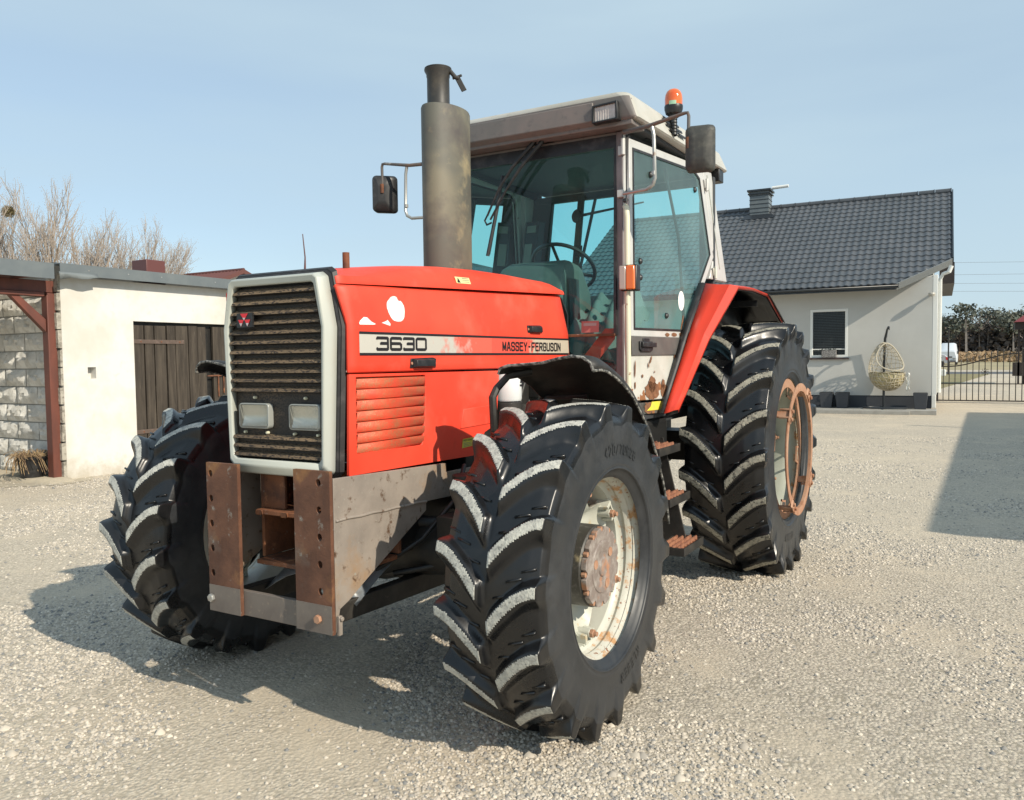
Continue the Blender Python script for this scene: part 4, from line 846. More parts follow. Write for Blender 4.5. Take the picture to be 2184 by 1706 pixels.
for s in (1, -1):
    c = MB()
    for col in range(2):
        for k in range(3):
            a = 1.50 + .13 * col; z = 2.782 - .026 * k - .012 * col * 0
            c.prism([(a + .03 * k, z - .007), (a + .03 * k + .10, z - .007), (a + .03 * k + .103, z), (a + .03 * k + .10, z + .007), (a + .03 * k, z + .007)], lambda p, q_, w: (s * (.7985 + (2.80 - q_) * .33 + .033 * (p - 1.1) + w), p, q_), (-.004, .0035))
    build('roof_louvre', c, m_black, rf)
    c = MB(); c.box(min(s * .76, s * .70), max(s * .76, s * .70), 1.45, 1.72, 2.659, 2.664) if False else c.hexa([(s * .735, 1.42, 2.658), (s * .755, 1.42, 2.658), (s * .765, 1.70, 2.658), (s * .745, 1.70, 2.658)], [(s * .735, 1.42, 2.66), (s * .755, 1.42, 2.66), (s * .765, 1.70, 2.66), (s * .745, 1.70, 2.66)]); build('underside_slot', c, m_black, rf)
    # work lamp
    xc_ = s * .648
    c = MB(); c.ring([(xc_ - .072, 2.684), (xc_ + .072, 2.688), (xc_ + .070, 2.762), (xc_ - .072, 2.756)], [(xc_ - .084, 2.674), (xc_ + .086, 2.678), (xc_ + .082, 2.774), (xc_ - .084, 2.766)], YP, (1.050, 1.12)); c.box(xc_ - .06, xc_ + .06, 1.105, 1.12, 2.685, 2.76)
    wl_ = build('work_lamp', c, m_black, rf, bev=.003)
    c = MB(); c.grid([[(xc_ - .072 + .144 * i / 16, 1.060 - .002 * (i % 2), z) for z in (2.684, 2.762)] for i in range(17)]); build('work_lamp_lens', c, m_worklens, wl_, smooth=0)
    c = MB(); c.box(min(s * .80, s * .86), max(s * .80, s * .86), 2.44, 2.54, 2.60, 2.68); build('rear_lamp', c, m_black, rf, bev=.006)
WARP = 'cab'
# rear frame, interior
c = MB()
for s in (1, -1): c.hexa([(s * .64, 1.31, 2.63), (s * .655, 1.31, 2.63), (s * .74, 2.54, 2.64), (s * .72, 2.54, 2.64)], [(s * .64, 1.31, 2.73), (s * .655, 1.31, 2.73), (s * .74, 2.54, 2.73), (s * .72, 2.54, 2.73)])
c.box(-.64, .64, 1.315, 1.34, 2.62, 2.73); build('roof_header', c, m_int, T)
c = MB(); c.box(-.80, -.57, 2.52, 2.56, 1.15, 2.64); c.box(.70, .80, 2.52, 2.56, 1.15, 2.64); c.box(-.80, .80, 2.52, 2.56, 1.13, 1.62); c.box(-.80, .80, 2.52, 2.56, 2.60, 2.65); c.box(-.315, -.262, 2.49, 2.52, 1.5, 2.64)
build('rear_frame', c, m_intg, T, bev=.005)
c = MB(); c.add([(-.56, 2.54, 1.62), (.70, 2.54, 1.62), (.70, 2.54, 2.60), (-.56, 2.54, 2.60)], [(0, 1, 2, 3)]); build('rear_window', c, glassmat('rear_glass_teal', (.60, .92, .90), .02), T, smooth=0)
c = MB(); c.box(-.72, -.60, 2.40, 2.50, 2.08, 2.46); mon = build('monitor_box', c, m_int, T, bev=.006)
c = MB(); c.box(-.70, -.62, 2.392, 2.399, 2.38, 2.43); c.box(-.705, -.64, 2.392, 2.399, 2.14, 2.30); build('monitor_label', c, m_inkb, mon)
c = MB(); c.tube([(-.23, 2.45, 1.6), (-.22, 2.45, 2.1), (-.15, 2.44, 2.45), (-.12, 2.43, 2.58)], .013, 8); c.tube([(-.28, 2.3, 1.5), (-.28, 2.3, 2.12)], .014, 8); c.box(-.25, -.21, 2.40, 2.44, 2.18, 2.26); c.tube([(.64, 2.0, 2.62), (.70, 2.1, 2.2), (.72, 2.15, 1.6)], .010, 8); build('hose_and_wiper_rear', c, m_black, T)
c = MB(); c.lathe([(0, -.012), (.035, -.010), (.040, 0), (.035, .01), (0, .012)], lambda a, b, h: (.02 + a, 1.9 + h, 2.37 + b * 1.1), 20); c.tube([(.05, 1.9, 2.37), (.55, 1.85, 2.40)], [.010, .005], 8); build('inside_mirror', c, m_black, T)
WARP = None
c = MB()
prof = [(1.38, 1.50), (1.40, 1.86), (1.47, 2.015), (1.56, 2.05), (1.70, 2.03), (1.80, 1.88), (1.82, 1.50)]
rws = []
for x, kx in ((-.245, .93), (-.225, .98), (-.20, 1.0), (.17, 1.0), (.20, .985), (.225, .93)): rws.append([(x * (1.05 if z < 1.9 else 1.0) , y, 1.5 + (z - 1.5) * kx) for y, z in prof])
c.grid(rws); 
for q_ in (0, len(rws) - 1): c.f.append(tuple(q_ * len(prof) + i for i in range(len(prof)))); c.mi.append(0)
da = build('dashboard', c, m_dash, T, bev=.02, seg=3)
c = MB(); c.add([(-.12, 1.463, 1.925), (.06, 1.463, 1.925), (.06, 1.482, 2.01), (-.12, 1.482, 2.01)], [(0, 1, 2, 3)]); build('dash_label', c, mat('dash_label_grey', (.17, .19, .16), .5), da, smooth=0)
c = MB(); c.add([(.2515, 1.46, 1.66), (.2515, 1.60, 1.66), (.243, 1.60, 1.93), (.243, 1.46, 1.93)], [(0, 1, 2, 3)]); build('switch_panel', c, m_int, da, smooth=0)
c = MB(); cw = Vector((-.06, 2.0, 2.06)); nrm = Vector((0, .62, .78)).normalized(); ex_ = Vector((1, 0, 0)); ey_ = nrm.cross(ex_)
pts = [cw + (ex_ * math.cos(2 * PI * i / 40) + ey_ * math.sin(2 * PI * i / 40)) * .215 for i in range(41)]; c.tube(pts, .013, 10, cap=False)
for a in (.5, 2.6, 4.71): c.tube([cw + (ex_ * math.cos(a) + ey_ * math.sin(a)) * .21, cw + nrm * -.03], .011, 8)
c.tube([cw - nrm * .03, (-.05, 1.72, 1.80)], .035, 12); build('steering_wheel', c, m_black, T)
c = MB(); c.box(-.26, .26, 2.02, 2.42, 1.42, 1.56); c.hexa([(-.25, 2.36, 1.52), (.25, 2.36, 1.52), (.25, 2.45, 1.52), (-.25, 2.45, 1.52)], [(-.20, 2.42, 1.90), (.20, 2.42, 1.90), (.20, 2.49, 1.90), (-.20, 2.49, 1.90)]); c.box(-.2, .2, 2.05, 2.4, 1.13, 1.42); build('seat', c, m_int, T, bev=.04, seg=3)
# light plastic sheet thrown over the consoles
c = MB(); rws = []; rg = random.Random(5)
for i in range(25):
    row = []
    for j in range(21):
        x = .24 + .34 * i / 24; y = 1.42 + .50 * j / 20; z = 1.60 + .24 * (j / 20) ** .8 + .035 * math.sin(i * .75 + j * .35) + .025 * math.sin(j * .9 - i * .5) - (.12 * (1 - j / 4) if j < 4 else 0) - .1 * max(0, (i - 18) / 6)
        row.append((x, y, z))
    rws.append(row)
c.grid(rws); build('plastic_sheet', c, m_seat, T, smooth=80)
c = MB(); 
for i, (x, y) in enumerate(((.42, 1.45), (.50, 1.5), (.38, 1.55))): c.lathe([(.0, 1.13), (.05, 1.13), (.045, 1.25), (.02, 1.30), (.015, 1.40), (0, 1.42)], lambda a, b, h: (x + a, y + b, h), 16)
build('lever_boot', c, m_seat, T)
c = MB(); c.hexa([(.36, 1.33, 1.36), (.36, 1.33, 1.42), (.42, 1.33, 1.42), (.42, 1.33, 1.36)], [(.52, 1.36, 1.56), (.52, 1.36, 1.62), (.58, 1.36, 1.62), (.58, 1.36, 1.56)]) ; build('red_brace', c, m_fend, T)
WARP = 'cab'
c = MB(); c.add([(.395, 1.2985, 1.598), (.505, 1.2985, 1.598), (.505, 1.2985, 1.662), (.395, 1.2985, 1.662)], [(0, 1, 2, 3)], 0); c.add([(.408, 1.2975, 1.635), (.49, 1.2975, 1.635), (.49, 1.2975, 1.652), (.408, 1.2975, 1.652)], [(0, 1, 2, 3)], 1)
build('screen_sticker', c, [mat('faded_pink_sticker', (.45, .16, .14), .5), mat('pale_sticker', (.42, .36, .33), .5)], ws, smooth=0)
c = MB(); c.add([(-.02 - .01, 1.2985, 1.99) , (.0, 1.2985, 1.99), (.0, 1.2985, 2.09), (-.03, 1.2985, 2.09)], [(0, 1, 2, 3)]); 
build('bonnet_rear_cowl', MB().prism([(-.30, 1.20), (.315, 1.20), (.315, 1.70), (.27, 1.80), (.1, 1.86), (-.1, 1.86), (-.27, 1.80), (-.30, 1.7)], YP, (1.272, 1.286)), m_dark, T)
# wipers
c = MB(); c.tube([(.06, 1.24, 2.69), (-.09, 1.225, 2.56), (-.18, 1.22, 2.45), (-.26, 1.225, 2.30)], [.015, .012, .008, .007], 8); c.tube([(.12, 1.24, 2.685), (-.03, 1.225, 2.55), (-.12, 1.22, 2.44), (-.235, 1.225, 2.275)], [.015, .012, .008, .007], 8)
c.tube([(-.26, 1.23, 2.31), (-.285, 1.235, 2.275), (-.27, 1.24, 2.25), (-.235, 1.24, 2.26)], .006, 8); c.tube([(-.185, 1.262, 2.53), (-.225, 1.262, 2.28), (-.262, 1.262, 2.07)], .012, 6); c.tube([(-.19, 1.275, 2.50), (-.26, 1.28, 2.08)], .004, 6)
c.box(-.02, .16, 1.215, 1.27, 2.655, 2.672) if False else None
build('wiper', c, m_black, T)
WARP = 'roof'
c = MB(); c.prism([(-.10, 2.70), (.22, 2.70), (.20, 2.655), (-.04, 2.655)], YP, (1.17, 1.28)); build('wiper_recess', c, m_black, rf, bev=.006)
# mirrors
WARP = None
for s in (1, -1):
    c = MB(); Y = 1.31
    c.tube([(s * .622, 1.395, 2.705), (s * .80, Y, 2.692), (s * 1.00, Y, 2.728), (s * 1.018, Y, 2.728), (s * 1.024, Y, 2.71), (s * 1.022, Y, 2.60)], [.013, .011, .009, .009, .009, .009], 10)
    ma = build('mirror_arm', c, mat('arm_weathered', (.12, .11, .105), .5, metal=.2, layers=[((.20, .12, .08), 9, .50, .68, 6), ((.45, .43, .40), 12, .58, .7, 5)]), T)
    c = MB(); c.tube([(s * .822, Y, 2.685), (s * .832, Y, 2.64), (s * .838, Y, 2.41), (s * .826, Y, 2.378), (s * .79, Y, 2.358), (s * .635, 1.365, 2.362)], .010, 10); c.tube([(s * .832, Y, 2.43), (s * .832, Y, 2.45)], .013, 10)
    build('arm_brace', c, m_chrome, ma)
    WARP = 'cab'
    c = MB(); c.tube([(s * .668, Y - .035, 2.55), (s * .668, Y - .035, 2.64)], .014, 12); c.box(min(s * .635, s * .665), max(s * .635, s * .665), Y - .04, Y - .02, 2.55, 2.60); build('arm_bracket', c, m_silver, ma, bev=.003); c = MB(); c.box(min(s * .63, s * .67), max(s * .63, s * .67), Y - .042, Y - .022, 2.325, 2.365); build('arm_bracket', c, m_silver, ma, bev=.003)
    WARP = None
    mc = s * 1.078 if s > 0 else -1.022; hw_, hh_ = .075, .122
    ang = .18 if s > 0 else -.75
    ca, sa = math.cos(ang), math.sin(ang)
    c = MB(); Lp = []
    for (k, d, rr_) in ((.30, -.030, .02), (.80, -.026, .03), (.97, -.010, .03), (1.0, .012, .025), (.97, .020, .022)):
        w_, h_ = hw_ * k, hh_ * (k if k > .9 else k + .08); pts = []
        for cx_, cz_, a0 in ((w_ - rr_ * k, h_ - rr_ * k, 0), (-w_ + rr_ * k, h_ - rr_ * k, PI / 2), (-w_ + rr_ * k, -h_ + rr_ * k, PI), (w_ - rr_ * k, -h_ + rr_ * k, 1.5 * PI)):
            for i in range(5): a = a0 + PI / 2 * i / 4; U = cx_ + rr_ * k * math.cos(a); V = cz_ + rr_ * k * math.sin(a); pts.append((mc + s * (U * ca) - d * sa * s * 0, Y + .02 + U * sa + d, 2.538 + V))
        Lp.append(pts)
    c.grid([l + [l[0]] for l in Lp]); c.f.append(tuple(range(20))); c.mi.append(0); mh = build('mirror_housing', c, m_mirror if s > 0 else m_black, ma, smooth=60)
    c = MB(); c.add([p for p in Lp[-1]], [tuple(range(20))]); build('mirror_face', c, m_mirrorglass, mh, smooth=0)
    c = MB(); c.tube([(s * 1.022, Y - .006, 2.60), (s * 1.022, Y - .006, 2.54)], .012, 10); c.box(min(s * 1.015, s * 1.045), max(s * 1.015, s * 1.045), Y - .014, Y + .01, 2.545, 2.60); c.disc((s * 1.04, Y - .012, 2.565), (0, 1, 0), .024, 20, 0, .006)
    build('mirror_clamp', c, m_rust, ma, bev=.002)
# beacon
WARP = 'roof'
B = (.842, 1.60)
c = MB(); c.lathe([(.0, 2.800), (.028, 2.802), (.030, 2.812), (.044, 2.822), (.051, 2.845), (.052, 2.862), (.050, 2.868)], lambda a, b, h: (B[0] + a, B[1] + b, h), 32)
for i in range(6): c.lathe([(.0185, 2.70 + .017 * i), (.021, 2.706 + .017 * i), (.0185, 2.716 + .017 * i)], lambda a, b, h: (B[0] + a, B[1] + b, h), 20)
bc = build('beacon', c, m_black, T)
c = MB(); c.lathe([(.049, 2.866), (.0495, 2.905), (.047, 2.925), (.040, 2.942), (.028, 2.954), (.012, 2.960), (0, 2.961)], lambda a, b, h: (B[0] + a, B[1] + b, h), 36); lens = build('beacon_lens', c, m_orange, bc)
c = MB(); c.lathe([(.0515, 2.862), (.0515, 2.884)], lambda a, b, h: (B[0] + a, B[1] + b, h), 8, a0=-1.75, a1=-.95); build('beacon_sticker', c, mat('green_sticker', (.35, .55, .38), .5), lens, smooth=0)
WARP = 'cab'
# indicator and hose on the pillar
for s in (1, -1):
    c = MB(); c.box(min(s * .672, s * .768), max(s * .672, s * .768), 1.215, 1.275, 1.812, 1.952); si = build('indicator', c, m_black, T, bev=.008)
    c = MB(); c.box(min(s * .715, s * .762), max(s * .715, s * .762), 1.190, 1.2145, 1.818, 1.946); build('amber_lens', c, m_amber, si, bev=.006)
    c = MB(); c.box(min(s * .676, s * .7145), max(s * .676, s * .7145), 1.190, 1.2145, 1.818, 1.946); build('clear_lens', c, m_clearl, si, bev=.006)
    c = MB(); c.tube([(s * .685, 1.265, 2.27), (s * .70, 1.24, 2.262), (s * .707, 1.235, 2.20), (s * .705, 1.24, 1.9), (s * .707, 1.24, 1.55), (s * .706, 1.245, 1.15)], .016, 12); build('grab_rail', c, m_cream, T)
    c = MB(); c.tube([(s * .68, 1.262, 2.302), (s * .70, 1.25, 2.302)], .012, 10); build('rail_bracket', c, m_black, T)

WARP = None
# ---------------------------------------------------------------- rear fenders
FO = 1
for s in (1, -1):
    inn = [(.762, 1.645, 1.124), (.772, 1.76, 1.27), (.785, 1.867, 1.415), (.800, 2.047, 1.66), (.810, 2.305, 1.925), (.80, 2.75, 1.945), (.80, 3.05, 1.915), (.80, 3.25, 1.715)]
    out = [(.832, 1.700, 1.147), (.846, 1.82, 1.26), (.862, 1.899, 1.353), (.922, 2.005, 1.566), (1.030, 2.27, 1.893), (1.050, 2.56, 1.90), (1.070, 2.88, 1.880), (1.100, 3.217, 1.702)]
    c = MB(); rows = []
    for a, b in zip(inn, out):
        a, b = Vector(a), Vector(b); rows.append([tuple(Vector((s * q.x, q.y, q.z))) for q in (a, a.lerp(b, .40) + Vector((0, -.006, .0)), a.lerp(b, .74) + Vector((.006, -.022, .004)), b, b + Vector((-.006, .018, -.016)))])
    c.grid(rows); fd = build('rear_fender', c, [m_fend, m_black], T, smooth=24, solid=.004); fd.modifiers['solid'].material_offset = FO
    c = MB(); rows = []
    for a, b in zip(inn, out):
        a, b = Vector(a), Vector(b); off = Vector((0, .020, -.020)); rows.append([tuple(Vector((s * q.x, q.y, q.z))) for q in (a + off, b + off + Vector((-.012, 0, 0)))])
    c.grid(rows)
    rows = []
    for a in inn[3:]: rows.append([(s * (a[0] + .0), a[1] + .012, a[2] - .012), (s * (a[0] + .004), a[1] + .03, a[2] - (.30 if a[1] > 2.3 else .12))])
    c.grid(rows); c.box(min(s * .80, s * 1.0), max(s * .80, s * 1.0), 2.86, 2.88, 1.80, 1.84)
    build('fender_liner', c, m_black, fd, solid=.004)
    c = MB(); rows = []
    for a in inn[:5]: a = Vector(a); rows.append([(s * (a.x - .036 - .02 * max(0, a.z - 1.42)), a.y - .004, a.z + .004), (s * (a.x - .018), a.y - .012, a.z + .006), (s * (a.x), a.y - .008, a.z + .003)])
    c.grid(rows); build('fender_seal', c, m_seal, fd, solid=.008)
    c = MB()
    rows = [[(s * 1.072, 2.88, 1.884), (s * 1.088, 2.88, 1.868)], [(s * 1.102, 3.22, 1.704), (s * 1.116, 3.22, 1.692)]]; c.grid(rows); c.add([(s * .80, 3.255, 1.717), (s * 1.10, 3.222, 1.705), (s * 1.10, 3.226, 1.69), (s * .80, 3.26, 1.70)], [(0, 1, 2, 3)]); build('fender_rear_lip', c, m_blackmatt, fd, solid=.006)
# ---------------------------------------------------------------- front fenders
for s in (1, -1):
    cl = [(-.10, 1.448), (-.03, 1.450), (.03, 1.442), (.11, 1.418), (.20, 1.385), (.31, 1.325), (.42, 1.240), (.52, 1.145), (.61, 1.03), (.69, .90), (.745, .78), (.77, .68)]
    c = MB(); rows = []
    for i, (y, z) in enumerate(cl):
        k = min(1, i / 2); cz = math.hypot(y, z - .64); ny, nz_ = y / cz, (z - .64) / cz
        row = []
        for x, lift, yo in ((.690, -.035, .0), (.700, -.012, .0), (.74, .0, .0), (.82, .004, 0), (.90, .010, 0), (.97, .026, 0), (1.03, .034, 0), (1.075, .028, .0), (1.105, .006, .0), (1.115, -.022, .0)):
            row.append((s * x, y + ny * (lift - .02) - (.03 * (x - .9) * (i == 0)), z + nz_ * (lift - .02)))
        rows.append(row)
    c.grid(rows); ff = build('front_fender', c, m_blackmatt, T, smooth=60, solid=.007)
    c = MB(); c.tube([p for p in rows[0]], .0062, 8); c.tube([r_[-1] for r_ in rows], .0055, 8); build('fender_rolled_edge', c, mat('dusty_black_edge', (.035, .035, .033), .6, layers=[((.32, .31, .28), 60, .44, .6, 5)]), ff)
    c = MB(); c.tube([(s * .76, .06, 1.40), (s * .69, -.01, 1.385), (s * .665, -.06, 1.335), (s * .66, -.085, 1.30), (s * .66, -.075, 1.15), (s * .60, 0, .85)], .016, 8); c.tube([(s * .70, .3, 1.28), (s * .9, .31, 1.29)], .012, 8); c.tube([(s * .70, .3, 1.28), (s * .64, .15, .85)], .014, 8)
    build('fender_bracket', c, m_blackmatt, ff)
# fuel tank / steps
for s in (1, -1):
    c = MB(); c.box(min(s * .36, s * .68), max(s * .36, s * .68), 1.36, 1.95, .55, 1.09); build('fuel_tank', c, m_dark, T, bev=.03, seg=3)
    st = MB(); st.hexa([(s * .70, 1.40, .30), (s * .70, 1.40, 1.05), (s * .72, 1.40, 1.05), (s * .80, 1.40, .30)], [(s * .70, 1.415, .30), (s * .70, 1.415, 1.05), (s * .72, 1.415, 1.05), (s * .80, 1.415, .30)])
    st.hexa([(s * .72, 1.70, .36), (s * .72, 1.70, .98), (s * .735, 1.70, .98), (s * .88, 1.70, .36)], [(s * .72, 1.715, .36), (s * .72, 1.715, .98), (s * .735, 1.715, .98), (s * .88, 1.715, .36)])
    lad = build('step_side', st, m_blackmatt, T)
    for (x1, z) in ((.825, .945), (.885, .665), (.965, .400)):
        q = MB(); x0 = x1 - .17; y0, y1 = 1.40, 1.755
        xa, xb = min(s * x0, s * x1), max(s * x0, s * x1)
        q.box(xa, xb, y0, y0 + .008, z - .045, z); q.box(xa, xb, y1 - .008, y1, z - .045, z)
        q.box(xa, xa + .008, y0 + .009, y1 - .009, z - .045, z); q.box(xb - .008, xb, y0 + .009, y1 - .009, z - .045, z)
        sp = build('step', q, m_blackmatt, lad, bev=.001)
        q = MB()
        for i in range(4):
            xx = xa + .030 + i * .034; n_ = 14
            pts = []
            for k in range(n_ * 2 + 1): pts.append((y0 + .012 + (y1 - y0 - .024) * k / (n_ * 2), z + (.010 if k % 2 else .0)))
            q.prism(pts + [(y1 - .012, z - .025), (y0 + .012, z - .025)], lambda a, b, w: (xx + w, a, b), (-.002, .003))
        for i in range(6): q.box(xa + .009, xb - .009, y0 + .05 + i * .05, y0 + .053 + i * .05, z - .030, z - .008)
        build('step_tread', q, mat('tread_rust', (.36, .16, .09), .8, layers=[((.20, .08, .05), 20, .45, .65, 5)]), sp, smooth=0)
# black side lug near the right headlight (mirror-side lamp seen beyond the grille)
# ================================================================== BARN (left)
WX = -7.62
m_plaster = mat('white_plaster', (.66, .65, .62), .9, layers=[((.52, .49, .42), .9, .46, .7, 6), ((.57, .54, .475), 1.8, .45, .7, 5), ((.60, .57, .50), 12, .58, .78, 6)], bump=(14, .25, .01))
def splash(M):   # mud splashed on the foot of the wall
    nt = M.node_tree; P = nt.nodes['Principled BSDF']; old = P.inputs['Base Color'].links[0].from_socket
    g = N(nt, 'ShaderNodeNewGeometry'); s = N(nt, 'ShaderNodeSeparateXYZ'); nt.links.new(g.outputs['Position'], s.inputs[0])
    n = N(nt, 'ShaderNodeTexNoise'); n.inputs['Scale'].default_value = 7; n.inputs['Detail'].default_value = 8; n.inputs['Roughness'].default_value = .7; nt.links.new(g.outputs['Position'], n.inputs['Vector'])
    mr = N(nt, 'ShaderNodeMapRange'); mr.inputs[1].default_value = .0; mr.inputs[2].default_value = .55; mr.inputs[3].default_value = .42; mr.inputs[4].default_value = -.35; nt.links.new(s.outputs[2], mr.inputs[0])
    a = N(nt, 'ShaderNodeMath', operation='ADD'); nt.links.new(mr.outputs[0], a.inputs[0]); nt.links.new(n.outputs[0], a.inputs[1])
    m2 = N(nt, 'ShaderNodeMapRange'); m2.inputs[1].default_value = .58; m2.inputs[2].default_value = 1.0; m2.inputs[4].default_value = .65; nt.links.new(a.outputs[0], m2.inputs[0])
    mx = N(nt, 'ShaderNodeMix', data_type='RGBA'); mx.inputs[7].default_value = (.36, .30, .21, 1); nt.links.new(m2.outputs[0], mx.inputs[0]); nt.links.new(old, mx.inputs[6]); nt.links.new(mx.outputs[2], P.inputs['Base Color'])
splash(m_plaster)
m_flash = mat('grey_flashing', (.125, .145, .155), .45, layers=[((.155, .175, .18), 4, .4, .7, 4)])
m_wood = mat('weathered_planks', (.035, .027, .020), .85, stretch=(1, 8, .7), layers=[((.075, .06, .045), 2.2, .4, .65, 6), ((.035, .028, .022), 3.2, .55, .7, 7), ((.12, .10, .08), 7, .62, .72, 6)], bump=(12, .5, .004))
m_mahog = mat('brown_stained_timber', (.115, .04, .028), .55, layers=[((.18, .055, .035), 5, .4, .7, 5), ((.35, .20, .12), 16, .73, .77, 5)], stretch=(1, 1, .35))
m_block = mat('split_face_block', (.72, .71, .67), .9, layers=[((.47, .455, .41), 6, .4, .7, 5), ((.36, .33, .27), 20, .60, .75, 6)], bump=(22, .5, .02))
BN = thing('barn', 'low white plastered barn with grey flashing and a dark plank door at the left', 'barn', (-9.5, 8, 0))
w = MB(); hol = (3.392, 3.505, 1.272, 1.420)
def wx(a, b, w_): return (w_, a, b)
# wall face split round the small hole and the door opening
yA, yB, zT = 3.07, 15.5, 2.56; dy0, dy1, dz = 4.062, 6.62, 2.035
for (a, b, c_, d_) in ((yA, hol[0], 0, zT), (hol[0], hol[1], 0, hol[2]), (hol[0], hol[1], hol[3], zT), (hol[1], dy0, 0, zT), (dy0, dy1, dz, zT), (dy1, yB, 0, zT)): w.box(WX - .30, WX, a, b, c_, d_)
w.box(WX - .30, WX - .12, hol[0] - .001, hol[1] + .001, hol[2] - .001, hol[3] + .001)
w.box(-13.2, WX - .301, 15.2, 15.5, 0, zT)
build('wall', w, m_plaster, BN, smooth=0)
w = MB()
bs = random.Random(11)
m_edge = mat('broken_masonry_edge', (.40, .37, .31), .95, layers=[((.20, .18, .15), 14, .45, .62, 5)], bump=(30, .8, .02))
z = 0.02
while z < 2.5:
    h = .235; w.box(WX - .19, WX + .002, 3.04 - bs.random() * .03, 3.069, z, z + h - .012 - bs.random() * .02); z += h
build('wall_end', w, m_edge, BN, smooth=0)
# split-face block side wall, running away from the corner
m_joint = mat('block_mortar', (.36, .345, .31), .95)
w = MB(); w.box(-13.2, WX - .301, 3.11, 3.30, 0, 2.5); bw = build('block_wall', w, m_joint, BN, smooth=0)
w = MB(); bs = random.Random(4)
for rI in range(11):
    z0 = .02 + .232 * rI
    x = -8.02 - (.25 if rI % 2 else 0) + .245
    while x > -11.4:
        x0, x1 = x - .478, x
        if x1 > -7.93: x1 = -7.93
        nx, nz_ = 11, 6; rows = []
        for j in range(nz_ + 1):
            row = []
            for i in range(nx + 1):
                e = (i in (0, nx)) or (j in (0, nz_)); e2 = (i in (1, nx - 1)) or (j in (1, nz_ - 1))
                u_ = {0: 0, 1: .055, nx - 1: .945, nx: 1}.get(i, i / nx); v_ = {0: 0, 1: .09, nz_ - 1: .91, nz_: 1}.get(j, j / nz_)
                dpt = 0 if e else (.010 + bs.random() * .006 if e2 else .018 + bs.random() * .042)
                row.append((x0 + (x1 - x0) * u_, 3.100 - dpt, z0 + .218 * v_))
            rows.append(row)
        w.grid(rows); x -= .490
build('blocks', w, m_block, bw, smooth=25)
w = MB()
# fascia, roof sheet
w.box(-7.46, -7.45, 2.98, 15.9, 2.565, 2.695); w.box(-7.60, -7.4499, 2.98, 15.9, 2.6951, 2.705)
build('fascia', w, m_flash, BN)
w = MB(); rows = []
for i in range(8):
    t = i / 7; yy_ = 2.96 + .50 * t; rows.append([(-7.447, yy_, 2.60), (-7.435 + .01 * math.sin(t * 9), yy_, 2.575), (-7.425 - .02 * math.sin(t * 6), yy_, 2.50 + .035 * t + .02 * math.sin(t * 5) ** 2)])
w.grid(rows); build('bent_flashing', w, mat('pale_bent_sheet', (.17, .19, .195), .5), BN, solid=.003)
w = MB(); w.add([(-7.56, 3.0, 2.70), (-7.56, 15.9, 2.70), (-14, 15.9, 2.95), (-14, 3.0, 2.95)], [(0, 1, 2, 3)]); build('roof', w, m_flash, BN, solid=.04, smooth=0)
w = MB()
for yy_ in (3.35, 3.9, 4.4, 5.3, 6.2): w.disc((-7.45, yy_, 2.64), (1, 0, 0), .009, 10, 0, .004)
build('fascia_screws', w, m_chrome, BN)
# plank doors
for (a, b, nm) in ((4.085, 5.33, 0), (5.395, 6.60, 1)):
    dd = MB(); y = a; g = random.Random(3 + nm)
    ws_ = []
    while y < b - .05:
        wd_ = g.uniform(.13, .22); ws_.append((y, min(y + wd_, b))); y += wd_ + g.choice([.003, .012, .018])
    for (p, q) in ws_:
        dxx = g.uniform(0, .010); tp = 2.0 - g.uniform(0, .02)
        dd.hexa([(-7.70, p, .10), (-7.66 + dxx, p, .10), (-7.66 + dxx, q, .10), (-7.70, q, .10)], [(-7.70, p + g.uniform(-.004, .006), tp), (-7.66 + dxx, p + g.uniform(0, .006), tp), (-7.66 + dxx, q - g.uniform(0, .008), tp), (-7.70, q, tp)])
    D = build('plank_door', dd, m_wood, BN, bev=.003)
    for z in (1.76, .52):
        if nm == 0: h = MB(); h.box(-7.650, -7.642, a - .055, a + .80, z - .028, z + .028); h.tube([(-7.640, a - .04, z - .045), (-7.640, a - .04, z + .055)], .012, 8); build('strap_hinge', h, mat('hinge_brown', (.10, .07, .055), .6, layers=[((.17, .12, .10), 12, .5, .7, 5)]), D, bev=.002)
        if nm == 0:
            h = MB()
            for k in (.1, .42, .72): h.disc((-7.642, a + k, z), (1, 0, 0), .011, 10, 0, .006)
            build('hinge_bolt', h, m_rust, D)
h = MB(); h.box(-7.636, -7.628, 5.26, 5.95, 1.255, 1.275); h.box(-7.638, -7.628, 5.45, 5.47, .95, 1.255); h.box(-7.638, -7.628, 5.55, 5.565, 1.0, 1.255); build('door_bolt', h, m_rust, BN)
w = MB(); w.box(-7.90, -7.72, 4.05, 6.63, 0, 2.04); build('dark_interior', w, m_dark, BN)
w = MB(); w.box(-9.42, -9.05, 5.32, 5.66, 2.7, 3.10); ch = build('chimney', w, mat('brown_sheet_metal', (.13, .045, .04), .45), BN, bev=.01)
